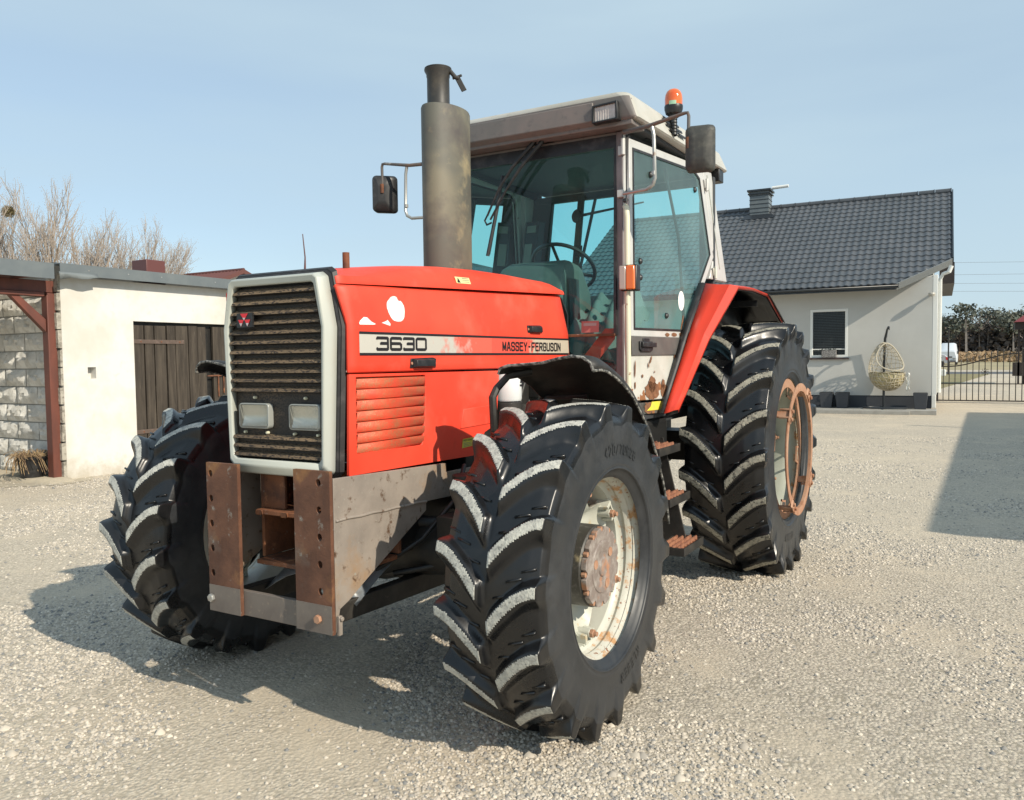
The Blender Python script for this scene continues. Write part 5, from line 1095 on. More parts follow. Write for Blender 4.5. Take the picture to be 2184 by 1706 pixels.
# carport
CP = thing('carport', 'brown timber carport frame with grey sheet roof beside the white barn', 'carport', (-8.3, 1.5, 0))
p = MB(); p.box(-7.79, -7.665, 2.925, 3.035, .03, 2.345); build('post', p, m_mahog, CP, bev=.008)
p = MB(); p.box(-7.78, -7.70, -2.5, 3.07, 2.352, 2.50); p.box(-7.80, -7.665, -2.5, 2.90, 2.300, 2.3515); build('beam', p, m_mahog, CP, bev=.006)
p = MB(); p.hexa([(-7.77, 2.92, 1.86), (-7.69, 2.92, 1.86), (-7.69, 2.92, 2.02), (-7.77, 2.92, 2.02)], [(-7.77, 2.50, 2.30), (-7.69, 2.50, 2.30), (-7.69, 2.61, 2.30), (-7.77, 2.61, 2.30)]); build('brace', p, m_mahog, CP, bev=.005)
p = MB(); p.box(-7.41, -7.40, -2.6, 2.875, 2.50, 2.685); p.add([(-7.40, -2.6, 2.686), (-7.40, 2.875, 2.686), (-13, 2.875, 2.86), (-13, -2.6, 2.86)], [(0, 1, 2, 3)]); build('sheet_roof', p, m_flash, CP, solid=.004)
p = MB()
for i in range(7): y = 2.6 - .8 * i; p.box(-13, -7.45, y - .04, y + .04, 2.505, 2.62)
build('rafter', p, m_mahog, CP)
p = MB(); p.add([(-7.62 - .1, 2.35, .005), (-7.25, 2.75, .005), (-7.30, 3.2, .005), (-7.62, 3.4, .005), (-9.5, 3.2, .006), (-9.5, 2.4, .005)], [(0, 1, 2, 3, 4, 5)])
p.hexa([(-9.9, 2.55, 0), (-7.42, 2.72, 0), (-7.40, 3.04, 0), (-9.9, 3.32, 0)], [(-9.9, 2.62, .045), (-7.50, 2.78, .045), (-7.48, 3.03, .045), (-9.9, 3.30, .045)])
tag(build('concrete_step', p, mat('worn_concrete', (.46, .40, .30), .9, layers=[((.36, .32, .25), 5, .4, .7, 6)], bump=(12, .5, .02))), kind='structure')
# pot with dry vine
PT = thing('flower_pot', 'black plastic pot overflowing with dead vines at the foot of the brown post', 'flower pot', (-8.02, 2.86, .045))
p = MB(); p.lathe([(0, .05), (.135, .05), (.165, .27), (.175, .275), (.178, .305), (.160, .305), (.155, .27), (0, .265)], lambda a, b, h: (-8.02 + a, 2.86 + b, h), 32); build('pot', p, m_black, PT)
p = MB(); g = random.Random(8)
for i in range(130):
    a = g.uniform(0, 2 * PI); r0_ = g.uniform(.02, .15); r1 = r0_ + g.uniform(.05, .18); z1 = .33 + g.uniform(-.01, .06); zz = g.uniform(.08, .34)
    pt = [(-8.02 + r0_ * math.cos(a), 2.86 + r0_ * math.sin(a), .29), (-8.02 + (r0_ + r1) / 2 * math.cos(a + .1), 2.86 + (r0_ + r1) / 2 * math.sin(a + .1), z1), (-8.02 + r1 * math.cos(a + .2), 2.86 + r1 * math.sin(a + .2), (z1 + zz) / 2), (-8.02 + (r1 + .02) * math.cos(a + .35), 2.86 + (r1 + .02) * math.sin(a + .35), zz)]
    p.tube(pt, .0035, 4, cap=False)
build('dead_vines', p, mat('dry_stems', (.34, .24, .13), .9, layers=[((.16, .10, .06), 9, .45, .6, 3)]), PT)

# ================================================================== HOUSE (right)
HA = R_(2.5); HO = Vector((1.20, 19.70, 0))
def H(a, b, c): return (HO.x + a * math.cos(HA) - b * math.sin(HA), HO.y + a * math.sin(HA) + b * math.cos(HA), c)   # a along wall (right +), b into the house
m_render = mat('cream_render', (.55, .545, .515), .9, layers=[((.49, .485, .455), .8, .45, .7, 6), ((.51, .505, .475), 1.5, .4, .7, 4)], bump=(60, .2, .004))
m_hw = mat('white_trim', (.78, .78, .74), .5)
m_plinth = mat('anthracite_plinth', (.055, .06, .07), .8, bump=(60, .3, .004))
m_tile = mat('graphite_metal_tile', (.075, .082, .090), .45, layers=[((.095, .10, .108), 1.5, .4, .7, 4)])
m_gut = mat('graphite_gutter', (.025, .03, .036), .35)
HS = thing('house', 'cream rendered house with graphite metal tile roof behind the tractor', 'house', HO)
def hb(mb, a0, a1, b0, b1, z0, z1, mi=0):
    return mb.hexa([H(a0, b0, z0), H(a1, b0, z0), H(a1, b1, z0), H(a0, b1, z0)], [H(a0, b0, z1), H(a1, b0, z1), H(a1, b1, z1), H(a0, b1, z1)], mi)
wa0, wa1, wz0, wz1 = -2.86, -1.93, 1.395, 2.66
w = MB(); zt = 3.14
for (a, b, c_, d_) in ((-9.6, wa0, .42, zt), (wa0, wa1, .42, wz0), (wa0, wa1, wz1, zt), (wa1, -.76, .42, zt)): hb(w, a, b, 0, .4, c_, d_)
hb(w, -.7599, 0, 0, .4, .42, 3.36); hb(w, -9.6, -.001, .401, 9.5, .42, 3.1); w.hexa([H(-.76, 0, 3.14), H(-.76, .4, 3.14), H(-9.6, .4, 3.14), H(-9.6, 0, 3.14)], [H(-.76, .1, 3.3), H(-.76, .4, 3.3), H(-9.6, .4, 3.3), H(-9.6, .1, 3.3)])
w.hexa([H(-.35, 0, 3.361), H(0, 0, 3.361), H(0, 3.9, 3.361), H(-.35, 3.9, 3.361)], [H(-.35, .2, 3.42), H(0, .2, 3.42), H(0, 3.85, 5.5), H(-.35, 3.85, 5.5)])
build('wall', w, m_render, HS, smooth=0)
w = MB(); hb(w, -9.6, -.002, .012, .4, .1, .419); build('plinth', w, m_plinth, HS, smooth=0)
w = MB(); hb(w, .001, .115, -.004, .10, .45, 3.40); hb(w, .002, .10, -.02, .3, .12, .45); build('corner_trim', w, m_hw, HS, bev=.01)
w = MB(); w.tube([H(.16, .12, .5), H(.16, .12, 3.3), H(.22, .08, 3.42), H(.36, .0, 3.46)], .045, 12); w.tube([H(.34, .0, 3.44), H(.40, .0, 3.60)], .05, 12); build('downpipe', w, m_hw, HS)
# window
w = MB(); fr_i = [(wa0 + .07, wz0 + .07), (wa1 - .07, wz0 + .07), (wa1 - .07, wz1 - .07), (wa0 + .07, wz1 - .07)]; fr_o = [(wa0 + .002, wz0 + .002), (wa1 - .002, wz0 + .002), (wa1 - .002, wz1 - .002), (wa0 + .002, wz1 - .002)]
HF = lambda a, b, q: H(a, q, b)
w.ring(fr_i, fr_o, HF, (-.004, .07)); hb(w, wa0 + .071, wa1 - .071, .02, .05, 1.60, 1.625); wf = build('window', w, m_hw, HS, bev=.006)
w = MB(); w.add([H(wa0 + .06, .045, wz0 + .06), H(wa1 - .06, .045, wz0 + .06), H(wa1 - .06, .045, wz1 - .06), H(wa0 + .06, .045, wz1 - .06)], [(0, 1, 2, 3)]); build('pane', w, m_glassdark, wf, smooth=0)
w = MB()
for i in range(26): z = wz1 - .10 - i * .042; w.hexa([H(wa0 + .08, .075, z), H(wa1 - .08, .075, z), H(wa1 - .08, .10, z + .018), H(wa0 + .08, .10, z + .018)], [H(wa0 + .08, .075, z + .002), H(wa1 - .08, .075, z + .002), H(wa1 - .08, .10, z + .02), H(wa0 + .08, .10, z + .02)])
build('blind', w, mat('blind_slats', (.22, .225, .23), .5), wf)
w = MB(); rows = [[H(wa0 + .05 + .02 * i, .17 + .012 * math.sin(i * 1.3), z) for z in (wz0, wz1)] for i in range(45)]; w.grid(rows); build('curtain', w, mat('net_curtain', (.09, .095, .10), .9), wf)
w = MB(); hb(w, wa0 - .01, wa1 + .03, -.06, .0, wz0 - .045, wz0 - .005); build('window_sill', w, mat('sill_brown', (.06, .035, .035), .4), wf)
bk = thing('window_box', 'grey wicker trough on the sill of the house window', 'window box', H(-2.38, -.03, wz0 - .004))
w = MB(); hb(w, -2.56, -2.20, -.10, -.008, wz0 + .0, wz0 + .19); build('basket', w, mat('grey_wicker', (.16, .15, .145), .85, layers=[((.30, .29, .28), 40, .48, .56, 2)], bump=(60, .8, .01)), bk, bev=.012)
w = MB(); g = random.Random(2)
for i in range(40): a = g.uniform(-2.54, -2.22); w.tube([H(a, -.05, wz0 + .17), H(a + g.uniform(-.05, .05), -.05 + g.uniform(-.03, .03), wz0 + .19 + g.uniform(.01, .05))], .006, 4)
build('plants', w, mat('dark_plant', (.03, .04, .03), .9), bk)
# roof: real metal-tile relief
PT_ = math.tan(R_(31)); CO = math.cos(R_(31)); SI = math.sin(R_(31))
eb, ez = -.62, 3.16           # eave position
RR = 4.95                      # eave to ridge horizontally
def roofP(a, run, off): return H(a, eb + run - off * SI, ez + run * PT_ + off * CO)
per, crs = .176, .30
aL, aR = -9.9, .42
w = MB(); rows = []; na = int((aR - aL) / per * 8)
ncr = int(RR / CO / crs) + 1
samples = []
for k in range(ncr):
    for q_, lift in ((0.0, .030), (.02, .032), (.5, .016), (.98, .0)): samples.append((k + q_) * crs * CO)
    samples[-4:] = [((k + q_) * crs * CO, l_) for q_, l_ in ((0.0, .0), (.03, .026), (.5, .013), (.999, .002))]
for run, lift in samples:
    if run > RR: break
    row = []
    for i in range(na + 1):
        a = aL + (aR - aL) * i / na; ph = (a / per) % 1
        hgt = .026 * (.5 + .5 * math.cos(2 * PI * ph)) ** 1.3
        # cut the lower right corner of the slope on the skew
        lim = max(0, (a + .78) / (aR + .78)) * 1.05
        row.append(roofP(a, max(run, lim), (lift if run >= lim else .02) + hgt))
    rows.append(row)
w.grid(rows); rf_ = build('roof', w, m_tile, HS, smooth=55)
w = MB(); w.add([roofP(aL, 0, -.03), roofP(-.78, 0, -.03), roofP(aR, 1.05, -.03), roofP(aR, RR, -.03), roofP(aL, RR, -.03)], [(0, 1, 2, 3, 4)]); build('roof_deck', w, m_gut, rf_, smooth=0)
w = MB(); n_ = 24
for i in range(n_):
    a0_, a1_ = aL + (aR - aL) * i / n_, aL + (aR - aL) * (i + 1) / n_
    w.tube([roofP(a0_, RR, .02), roofP(a1_ - .01, RR, .02)], .085, 10); w.tube([roofP(a1_ - .04, RR, .02), roofP(a1_ - .01, RR, .02)], .095, 10)
build('ridge_cap', w, m_tile, rf_)
w = MB(); w.hexa([roofP(aR, 1.05, -.10), roofP(aR + .03, 1.05, -.10), roofP(aR + .03, 1.05, .07), roofP(aR, 1.05, .07)], [roofP(aR, RR, -.10), roofP(aR + .03, RR, -.10), roofP(aR + .03, RR, .07), roofP(aR, RR, .07)]); build('verge', w, m_gut, rf_)
w = MB(); w.hexa([roofP(-.78, 0, .04), roofP(aR, 1.05, .04), roofP(aR, 1.05, -.13), roofP(-.78, 0, -.13)], [roofP(-.78, -.04, .04), roofP(aR, 1.01, .04), roofP(aR, 1.01, -.13), roofP(-.78, -.04, -.13)]); build('skew_fascia', w, mat('light_grey_fascia', (.17, .18, .18), .5), rf_)
w = MB(); rows = []
for a in (-9.9, -.74): rows.append([(lambda t: (H(a, eb - .065 + .062 * math.cos(t), ez - .02 + .062 * math.sin(t))))(PI + PI * i / 8) for i in range(9)])
w.grid(rows); w.disc(H(-.742, eb - .065, ez - .035), (1, 0, 0), .062, 16, 0, .008); w.hexa([H(-9.85, eb + .0, ez - .12), H(-.8, eb, ez - .12), H(-.8, .0, ez - .06), H(-9.85, 0, ez - .06)], [H(-9.85, eb + .0, ez - .10), H(-.8, eb, ez - .10), H(-.8, .0, ez - .04), H(-9.85, 0, ez - .04)]); build('gutter', w, m_gut, rf_, solid=.004)
w = MB(); hb(w, .13, .50, 3.0, 8.5, 3.40, 3.98); build('rear_soffit', w, mat('dark_brown_soffit', (.028, .022, .022), .6), HS)
# chimney with white pipe
ca0, ca1, cb = -5.20, -4.62, eb + RR - .25
w = MB(); hb(w, ca0, ca1, cb - .28, cb + .28, 4.9, 6.62); cc_ = build('chimney', w, m_flash, HS)
w = MB()
for k in range(7): hb(w, ca0 - .012, ca1 + .012, cb - .292, cb + .292, 5.70 + k * .13, 5.72 + k * .13)
hb(w, ca0 - .07, ca1 + .07, cb - .35, cb + .35, 6.6201, 6.68); hb(w, ca0 - .05, ca1 + .05, cb - .33, cb + .33, 6.53, 6.57); w.hexa([H(ca0 - .25, cb - .5, 5.74), H(ca1 + .25, cb - .5, 5.74), H(ca1 + .1, cb - .3, 5.90), H(ca0 - .1, cb - .3, 5.90)], [H(ca0 - .25, cb - .45, 5.68), H(ca1 + .25, cb - .45, 5.68), H(ca1 + .1, cb - .25, 5.84), H(ca0 - .1, cb - .25, 5.84)]); build('chimney_cladding', w, m_gut, cc_, bev=.006)
w = MB(); w.tube([H(ca1 + .05, cb, 6.73), H(ca1 + .55, cb, 6.75)], .05, 12); w.box(0, 0, 0, 0, 0, 0) if False else None; build('vent_pipe', w, m_hw, cc_)
# wall lamp
w = MB(); w.tube([H(-.02, -.01, 2.93), H(-.02, -.13, 2.93)], .03, 12); w.lathe([(0, .04), (.07, .03), (.08, 0), (.06, -.05), (0, -.06)], lambda a, b, h: H(-.02 + a, -.17 + b, 2.92 + h), 20); 
wl_ = build('wall_lamp', w, mat('lamp_beige', (.45, .42, .36), .4), HS)
w = MB(); hb(w, -9, .12, -.88, .011, .0, .105); hb(w, -9, -.45, -.98, -.881, 0, .09); tag(build('patio', w, mat('patio_slab', (.36, .35, .32), .85, layers=[((.30, .29, .265), 6, .4, .7, 4)]), bev=.006), kind='structure')
# planters
def planter(a, b, sc, label):
    P_ = thing('planter', label, 'planter', H(a, b, .106), 'tall anthracite planters by the house wall')
    w = MB(); w.hexa([H(a - .125 * sc, b - .125 * sc, .106), H(a + .125 * sc, b - .125 * sc, .106), H(a + .125 * sc, b + .125 * sc, .106), H(a - .125 * sc, b + .125 * sc, .106)], [H(a - .165 * sc, b - .165 * sc, .50), H(a + .165 * sc, b - .165 * sc, .50), H(a + .165 * sc, b + .165 * sc, .50), H(a - .165 * sc, b + .165 * sc, .50)])
    build('pot', w, m_plinth, P_, bev=.008); w = MB(); hb(w, a - .15, a + .15, b - .15, b + .15, .501, .51); build('soil', w, m_dark, P_)
planter(-.235, -.28, 1, 'square dark planter at the right corner of the house beside the hanging chair'); planter(-2.02, -.30, 1, 'square dark planter left of the hanging chair under the house window'); planter(-2.40, -.30, 1, 'square dark planter almost hidden behind the rear tyre')
# hanging egg chair
ECx, ECb = -1.02, -.46
EC = thing('hanging_chair', 'wicker egg chair with beige cushion hanging from its stand against the house wall', 'hanging chair', H(ECx, ECb, .106))
w = MB(); w.tube([H(ECx - .05, -.12 - .0, .13), H(ECx - .05, -.14, 1.2), H(ECx - .03, -.18, 1.85), H(ECx + .03, -.30, 2.08), H(ECx + .06, -.42, 2.13), H(ECx + .06, ECb - .02, 2.08)], .030, 12); 
w.tube([H(ECx - .50 + .5 + .5 * math.cos(t), ECb + .02 + .34 * math.sin(t), .135) for t in [2 * PI * i / 32 for i in range(33)]], .018, 8); w.tube([H(ECx - .5, ECb + .02, .135), H(ECx + .5, ECb + .02, .135)], .018, 8); w.tube([H(ECx, ECb - .3, .135), H(ECx - .05, -.12, .135)], .018, 8)
build('stand', w, m_gut, EC)
w = MB(); w.tube([H(ECx + .06, ECb - .02, 2.08), H(ECx + .02, ECb - .02, 1.74)], .010, 6); build('chain', w, m_chrome, EC)
ez_ = 1.16
def egg(th, ph, k=1):   # th 0 top .. PI bottom
    zz = math.cos(th); rr_ = math.sin(th) * (1 - .28 * zz) * .40 * k; tilt = .10
    return H(ECx + .02 + rr_ * math.cos(ph) + tilt * (-zz) * .5 , ECb + rr_ * math.sin(ph) * .85, ez_ + .60 * zz * k)
w = MB(); g = random.Random(6)
def openp(th, ph): # opening towards the viewer's right front
    return math.cos(ph - (-PI / 2 + .55)) > .35 and .35 < th < 1.72
for i in range(26):
    ph = 2 * PI * i / 26; pts = []; seq = []
    for k in range(25):
        th = .05 + (PI - .1) * k / 24; ph2 = ph + .12 * math.sin(k * .8 + i)
        if openp(th, ph2):
            if len(seq) > 1: w.tube(seq, .0075, 5, cap=False)
            seq = []
        else: seq.append(egg(th, ph2))
    if len(seq) > 1: w.tube(seq, .0075, 5, cap=False)
for k in range(1, 17):
    th = PI * k / 17; seq = []
    for i in range(49):
        ph = 2 * PI * i / 48
        if openp(th, ph):
            if len(seq) > 1: w.tube(seq, .0065, 5, cap=False)
            seq = []
        else: seq.append(egg(th + .05 * math.sin(3 * ph + k), ph))
    if len(seq) > 1: w.tube(seq, .0065, 5, cap=False)
rim_ = []
for i in range(41):
    t = 2 * PI * i / 40; rim_.append(egg(1.03 + .70 * math.cos(t), -PI / 2 + .55 + 1.20 * math.sin(t), 1.01))
w.tube(rim_, .016, 7)
build('wicker_shell', w, mat('beige_wicker', (.48, .43, .33), .8), EC)
w = MB(); rows = []
for k in range(14):
    th = 1.85 + (PI - 1.85) * k / 13; rows.append([egg(th, 2 * PI * i / 32, .96 + .02 * math.sin(i * 2.1 + k)) for i in range(33)])
w.grid(rows); rows = []
for k in range(6):
    th = 1.80 ; kk = 1 - k / 5; rows.append([tuple(Vector(H(ECx + .04, ECb, ez_ - .20 - .02 * k)).lerp(Vector(egg(th, 2 * PI * i / 32, .99)), kk * (1 + .05 * math.sin(i * 1.7)))) for i in range(33)])
w.grid(rows); build('cushion', w, mat('cream_cushion', (.50, .44, .27), .95, layers=[((.36, .30, .16), 18, .45, .6, 4), ((.62, .58, .42), 9, .58, .7, 3)], bump=(24, .8, .03)), EC, smooth=60)
w = MB(); rows = []
for j in range(10): rows.append([H(ECx + .47 + .075 * (i / 8) + .012 * math.sin(j * 1.4 + i), ECb - .06 + .02 * math.sin(i * 1.9 + j * .4), .98 - .045 * j - .03 * math.sin(i * .8)) for i in range(9)])
w.grid(rows); tag(build('white_cloth', w, m_hw, smooth=80, solid=.004), 'white cloth hanging off the right edge of the wicker egg chair', 'cloth')

# ================================================================== GATE
GY = 24.55; m_iron = mat('black_iron', (.022, .019, .017), .5)
def gate_leaf(x0, n, flip, label):
    G = thing('gate_leaf', label, 'gate', (x0, GY, 0), 'ornamental iron gate leaves across the drive'); dx_ = .1535
    wdt = dx_ * n
    def top(t): return 1.08 + .37 * (.5 - .5 * math.cos(PI * min(1, max(0, (t - .1) / .75)))) if not flip else 1.08 + .37 * (.5 + .5 * math.cos(PI * t))
    w = MB(); w.tube([(x0, GY, .04), (x0, GY, 1.45)], .030, 6); w.tube([(x0 + wdt, GY, .04), (x0 + wdt, GY, 1.47)], .026, 6)
    w.box(x0, x0 + wdt, GY - .02, GY + .02, .055, .09); w.box(x0, x0 + wdt, GY - .012, GY + .012, .555, .58)
    w.tube([(x0 + wdt * i / 24, GY, top(i / 24)) for i in range(25)], .018, 6); build('gate_frame', w, m_iron, G)
    for i in range(1, n):
        x = x0 + dx_ * i; t = top(i / n); w = MB(); w.tube([(x, GY, .09), (x, GY, t + .10)], .0125, 6); w.tube([(x, GY, t + .09), (x, GY, t + .125), (x, GY, t + .19)], [.010, .024, .001], 6); build('bar', w, m_iron, G)
    cx_ = x0 + wdt * .50
    w = MB()
    for k in range(8):
        a = k * PI / 4; w.tube([(cx_ + .03 * math.cos(a), GY - .02, .92 + .03 * math.sin(a)), (cx_ + .09 * math.cos(a + .25), GY - .02, .92 + .09 * math.sin(a + .25)), (cx_ + .11 * math.cos(a - .15), GY - .02, .92 + .11 * math.sin(a - .15)), (cx_ + .075 * math.cos(a - .12), GY - .02, .92 + .075 * math.sin(a - .12))], .007, 5)
    w.disc((cx_, GY - .03, .92), (0, -1, 0), .03, 12, 0, .01); build('rosette', w, m_iron, G)
gate_leaf(1.10, 16, False, 'black iron gate leaf with spear tips and rosette next to the house corner'); gate_leaf(3.62, 14, True, 'black iron gate leaf cut off by the right edge of the photo')
w = MB(); w.box(.93, 1.03, GY - .05, GY + .05, 0, 1.52); w.box(.925, 1.035, GY - .055, GY + .055, 1.52, 1.54); w.tube([(1.03, GY, .25), (1.09, GY, .25)], .02, 8)
tag(build('gate_post', w, m_iron), 'black square steel gate post against the white house corner', 'gate post')
w = MB(); g = random.Random(1)
for k in range(60): z = g.uniform(.85, 1.5); w.hexa([(1.04 + g.uniform(0, .05), GY - .08, z), (1.12, GY - .09, z - .03), (1.12, GY - .06, z - .06), (1.05, GY - .06, z - .04)], [(1.04, GY - .03, z), (1.10, GY - .04, z), (1.11, GY - .02, z - .04), (1.05, GY - .02, z - .03)])
tag(build('bin_bag', w, m_black), 'dark crumpled bag hanging on the gate post by the house', 'bag')
# ================================================================== BEYOND THE GATE
def mat2(*a, **k): return mat(*a, **k)
g = MB(); g.add([(-40, 40, .004), (60, 44, .004), (60, 52, .004), (-40, 49, .004)], [(0, 1, 2, 3)])
g.v[:] = [(-40, 62, .004), (60, 66, .004), (60, 74, .004), (-40, 70, .004)]
tag(build('road', g, mat('asphalt', (.09, .092, .095), .85), smooth=0), kind='structure')
g = MB(); g.add([(-60, 30, .0045), (.35, 30, .0045), (2.6, 64, .0045), (-60, 60, .0045)], [(0, 1, 2, 3)]); tag(build('lawn', g, mat('dry_lawn', (.27, .22, .11), .95, layers=[((.19, .18, .08), .6, .4, .7, 5)]), smooth=0), kind='structure')
g = MB(); g.add([(-300, 75, .005), (300, 85, .005), (300, 235, .005), (-300, 225, .005)], [(0, 1, 2, 3)]); tag(build('field', g, mat('pale_field', (.38, .31, .18), .95, layers=[((.28, .25, .14), .08, .4, .7, 5)]), smooth=0), kind='structure')
rs = np.random.RandomState(5)
def fast(name, V, F, mats, mi=None):
    me = bpy.data.meshes.new(name); nv = F.shape[1]
    me.vertices.add(len(V)); me.vertices.foreach_set('co', V.ravel()); me.loops.add(F.size); me.loops.foreach_set('vertex_index', F.ravel())
    me.polygons.add(len(F)); me.polygons.foreach_set('loop_start', np.arange(len(F)) * nv); me.polygons.foreach_set('loop_total', np.full(len(F), nv))
    for m_ in mats: me.materials.append(m_)
    if mi is not None: me.polygons.foreach_set('material_index', mi)
    me.update(calc_edges=True); o = bpy.data.objects.new(name, me); COL.objects.link(o); return o
def leaves(C, size, n, squash=1.0):
    """n small triangles/quads round centres"""
    d = rs.normal(size=(n, 3)); d /= np.linalg.norm(d, axis=1)[:, None] + 1e-6
    a = np.cross(d, rs.normal(size=(n, 3))); a /= np.linalg.norm(a, axis=1)[:, None] + 1e-6; b = np.cross(d, a); s = size * (.5 + rs.rand(n, 1))
    return np.stack([C - a * s, C - b * s * .6, C + a * s, C + b * s * .6], 1).reshape(-1, 3), np.arange(n * 4).reshape(-1, 4)
# tall rough grass band in front of the wood
n = 26000; C = np.stack([rs.uniform(-70, 60, n), rs.uniform(150, 225, n), rs.rand(n) * 1.7], 1); V, F = leaves(C, .35, n)
tag(fast('rough_grass', V, F, [mat('rusty_grass', (.26, .16, .09), .95, layers=[((.36, .28, .17), .12, .35, .7, 4)])]), kind='stuff')
# distant wood as one mass
Vs, Fs, Ms = [], [], []; off = 0
def addm(V, F, m_):
    global off
    Vs.append(V); Fs.append(F + off); Ms.append(np.full(len(F), m_)); off += len(V)
for t in range(170):
    x = rs.uniform(-75, 55); y = rs.uniform(228, 262) + .04 * x; pine = rs.rand() < .62; h = rs.uniform(9.5, 14) * (1.0 if pine else .92)
    w_ = rs.uniform(.12, .28)
    tv = np.array([(x - w_, y, 0), (x + w_, y, 0), (x + w_ * .4 + rs.uniform(-.5, .5), y, h * .9), (x - w_ * .4 + rs.uniform(-.5, .5), y, h * .9)]); addm(tv, np.array([[0, 1, 2, 3]]), 2 if rs.rand() < .4 else 3)
    if pine:
        k = 420; ncl = 9; cc = np.stack([x + rs.normal(0, 1.7, ncl), y + rs.normal(0, 1.7, ncl), h * rs.uniform(.58, 1.0, ncl)], 1)
        Cc = cc[rs.randint(0, ncl, k)] + rs.normal(size=(k, 3)) * np.array([1.15, 1.15, .6]); V, F = leaves(Cc, .42, k); addm(V, F, 0 if rs.rand() < .6 else 1)
    else:
        k = 300; Cc = np.stack([x + rs.normal(0, 2.2, k), y + rs.normal(0, 2, k), h * (1 - np.abs(rs.normal(0, .33, k)))], 1); V, F = leaves(Cc, .17, k); addm(V, F, 4)
n = 34000; Cc = np.stack([rs.uniform(-80, 58, n), rs.uniform(232, 262, n), rs.rand(n) ** 1.1 * 9], 1); V, F = leaves(Cc, .75, n); addm(V, F, 5)
tag(fast('wood', np.concatenate(Vs), np.concatenate(Fs), [mat('pine_green', (.11, .12, .095), .9), mat('pine_green_pale', (.15, .155, .125), .9), mat('birch_bark', (.34, .30, .27), .9), mat('pine_trunk', (.12, .075, .05), .9), mat('bare_twigs', (.16, .12, .095), .9), mat('understorey', (.15, .13, .12), .95)], np.concatenate(Ms)), kind='stuff')  # colours lightened and greyed, distance haze painted into them
# ---- bare trees behind the barn
def bare_tree(x, y, h, seed, label, spread=.55, multi=3):
    g = random.Random(seed); TR = thing('bare_tree', label, 'tree', (x, y, 0), 'leafless trees behind the barn')
    tk, tw = MB(), MB(); bud = []
    def grow(p, d, L, r_, lv):
        q = [p]; dd = d.copy(); n_ = 4
        for i in range(n_):
            dd = (dd + Vector((g.uniform(-1, 1), g.uniform(-1, 1), g.uniform(-.2, .6))) * (.10 + .03 * lv)).normalized(); q.append(q[-1] + dd * L / n_)
        (tk if lv < 2 else tw).tube(q, [r_ * (1 - .5 * i / n_) for i in range(n_ + 1)], 5 if lv < 2 else 3, cap=False)
        if lv >= 4:
            bud.append(q[-1]); bud.append(q[2]); return
        nb_ = {0: 4, 1: 4, 2: 3, 3: 3}[lv]
        for k in range(nb_):
            t = .35 + .65 * (k + g.random() * .6) / nb_; i = min(n_ - 1, int(t * n_)); s_ = q[i].lerp(q[i + 1], t * n_ - i if t * n_ - i < 1 else 1)
            ax = Vector((g.uniform(-1, 1), g.uniform(-1, 1), g.uniform(-.1, .3))).normalized(); nd = (dd * (1 - spread * .55) + ax * spread + Vector((0, 0, .35))).normalized()
            grow(s_, nd, L * g.uniform(.5, .68), max(.010, r_ * .52), lv + 1)
        grow(q[-1], dd, L * .6, max(.011, r_ * .6), lv + 1)
    for m_ in range(multi):
        a = 2 * PI * m_ / multi + g.random(); b0_ = Vector((x + .25 * math.cos(a) * (multi > 1), y + .25 * math.sin(a) * (multi > 1), 0)); grow(b0_, Vector((math.cos(a) * .28, math.sin(a) * .28, 1)).normalized(), h * .46, .02 * h * (.8 if multi > 1 else 1.1) * .55, 0)
    for p in bud:
        for k in range(3):
            c_ = p + Vector((g.uniform(-.12, .12), g.uniform(-.12, .12), g.uniform(-.12, .12))); e = .018
            tw.add([(c_.x - e, c_.y, c_.z), (c_.x + e, c_.y, c_.z - e), (c_.x, c_.y + e, c_.z + e)], [(0, 1, 2)])
    build('trunk', tk, m_bark, TR); build('crown', tw, m_twig, TR, smooth=0)
    return TR
m_bark = mat('pale_bark', (.30, .23, .16), .9, layers=[((.20, .15, .10), 2, .4, .6, 4)]); m_twig = mat('twigs_buds', (.32, .27, .225), .9)
bare_tree(-34, 17.0, 9.5, 21, 'tall bare multi-stemmed tree with a dark nest at the left edge of the picture', .42, 4)
bare_tree(-34, 17.8, 8.6, 5, 'slim bare tree just right of the tree with the nest', .40, 2)
bare_tree(-33, 20.8, 7.7, 33, 'bushy bare tree above the barn roof, left one of the middle clump', .46, 3)
bare_tree(-33, 21.7, 8.3, 14, 'bare tree behind the brown chimney with ochre lower twigs', .44, 4)
bare_tree(-33, 22.8, 7.3, 9, 'bare spreading tree right of the brown chimney, lowest of the row', .52, 2)
c = MB(); g = random.Random(4)
for i in range(500):
    d = Vector((g.gauss(0, 1), g.gauss(0, 1), g.gauss(0, 1))).normalized() * .24 * g.random() ** .4; p = Vector((-33.5, 16.35, 7.95)) + d; e = Vector((g.uniform(-1, 1), g.uniform(-1, 1), g.uniform(-1, 1))) * .12; f_ = Vector((g.uniform(-1, 1), g.uniform(-1, 1), g.uniform(-1, 1))) * .05
    c.add([p - e, p + e, p + f_], [(0, 1, 2)])
tag(build('mistletoe', c, mat('mistletoe_green', (.17, .14, .07), .9), smooth=0), 'dark round mistletoe ball in the leftmost bare tree', 'mistletoe')
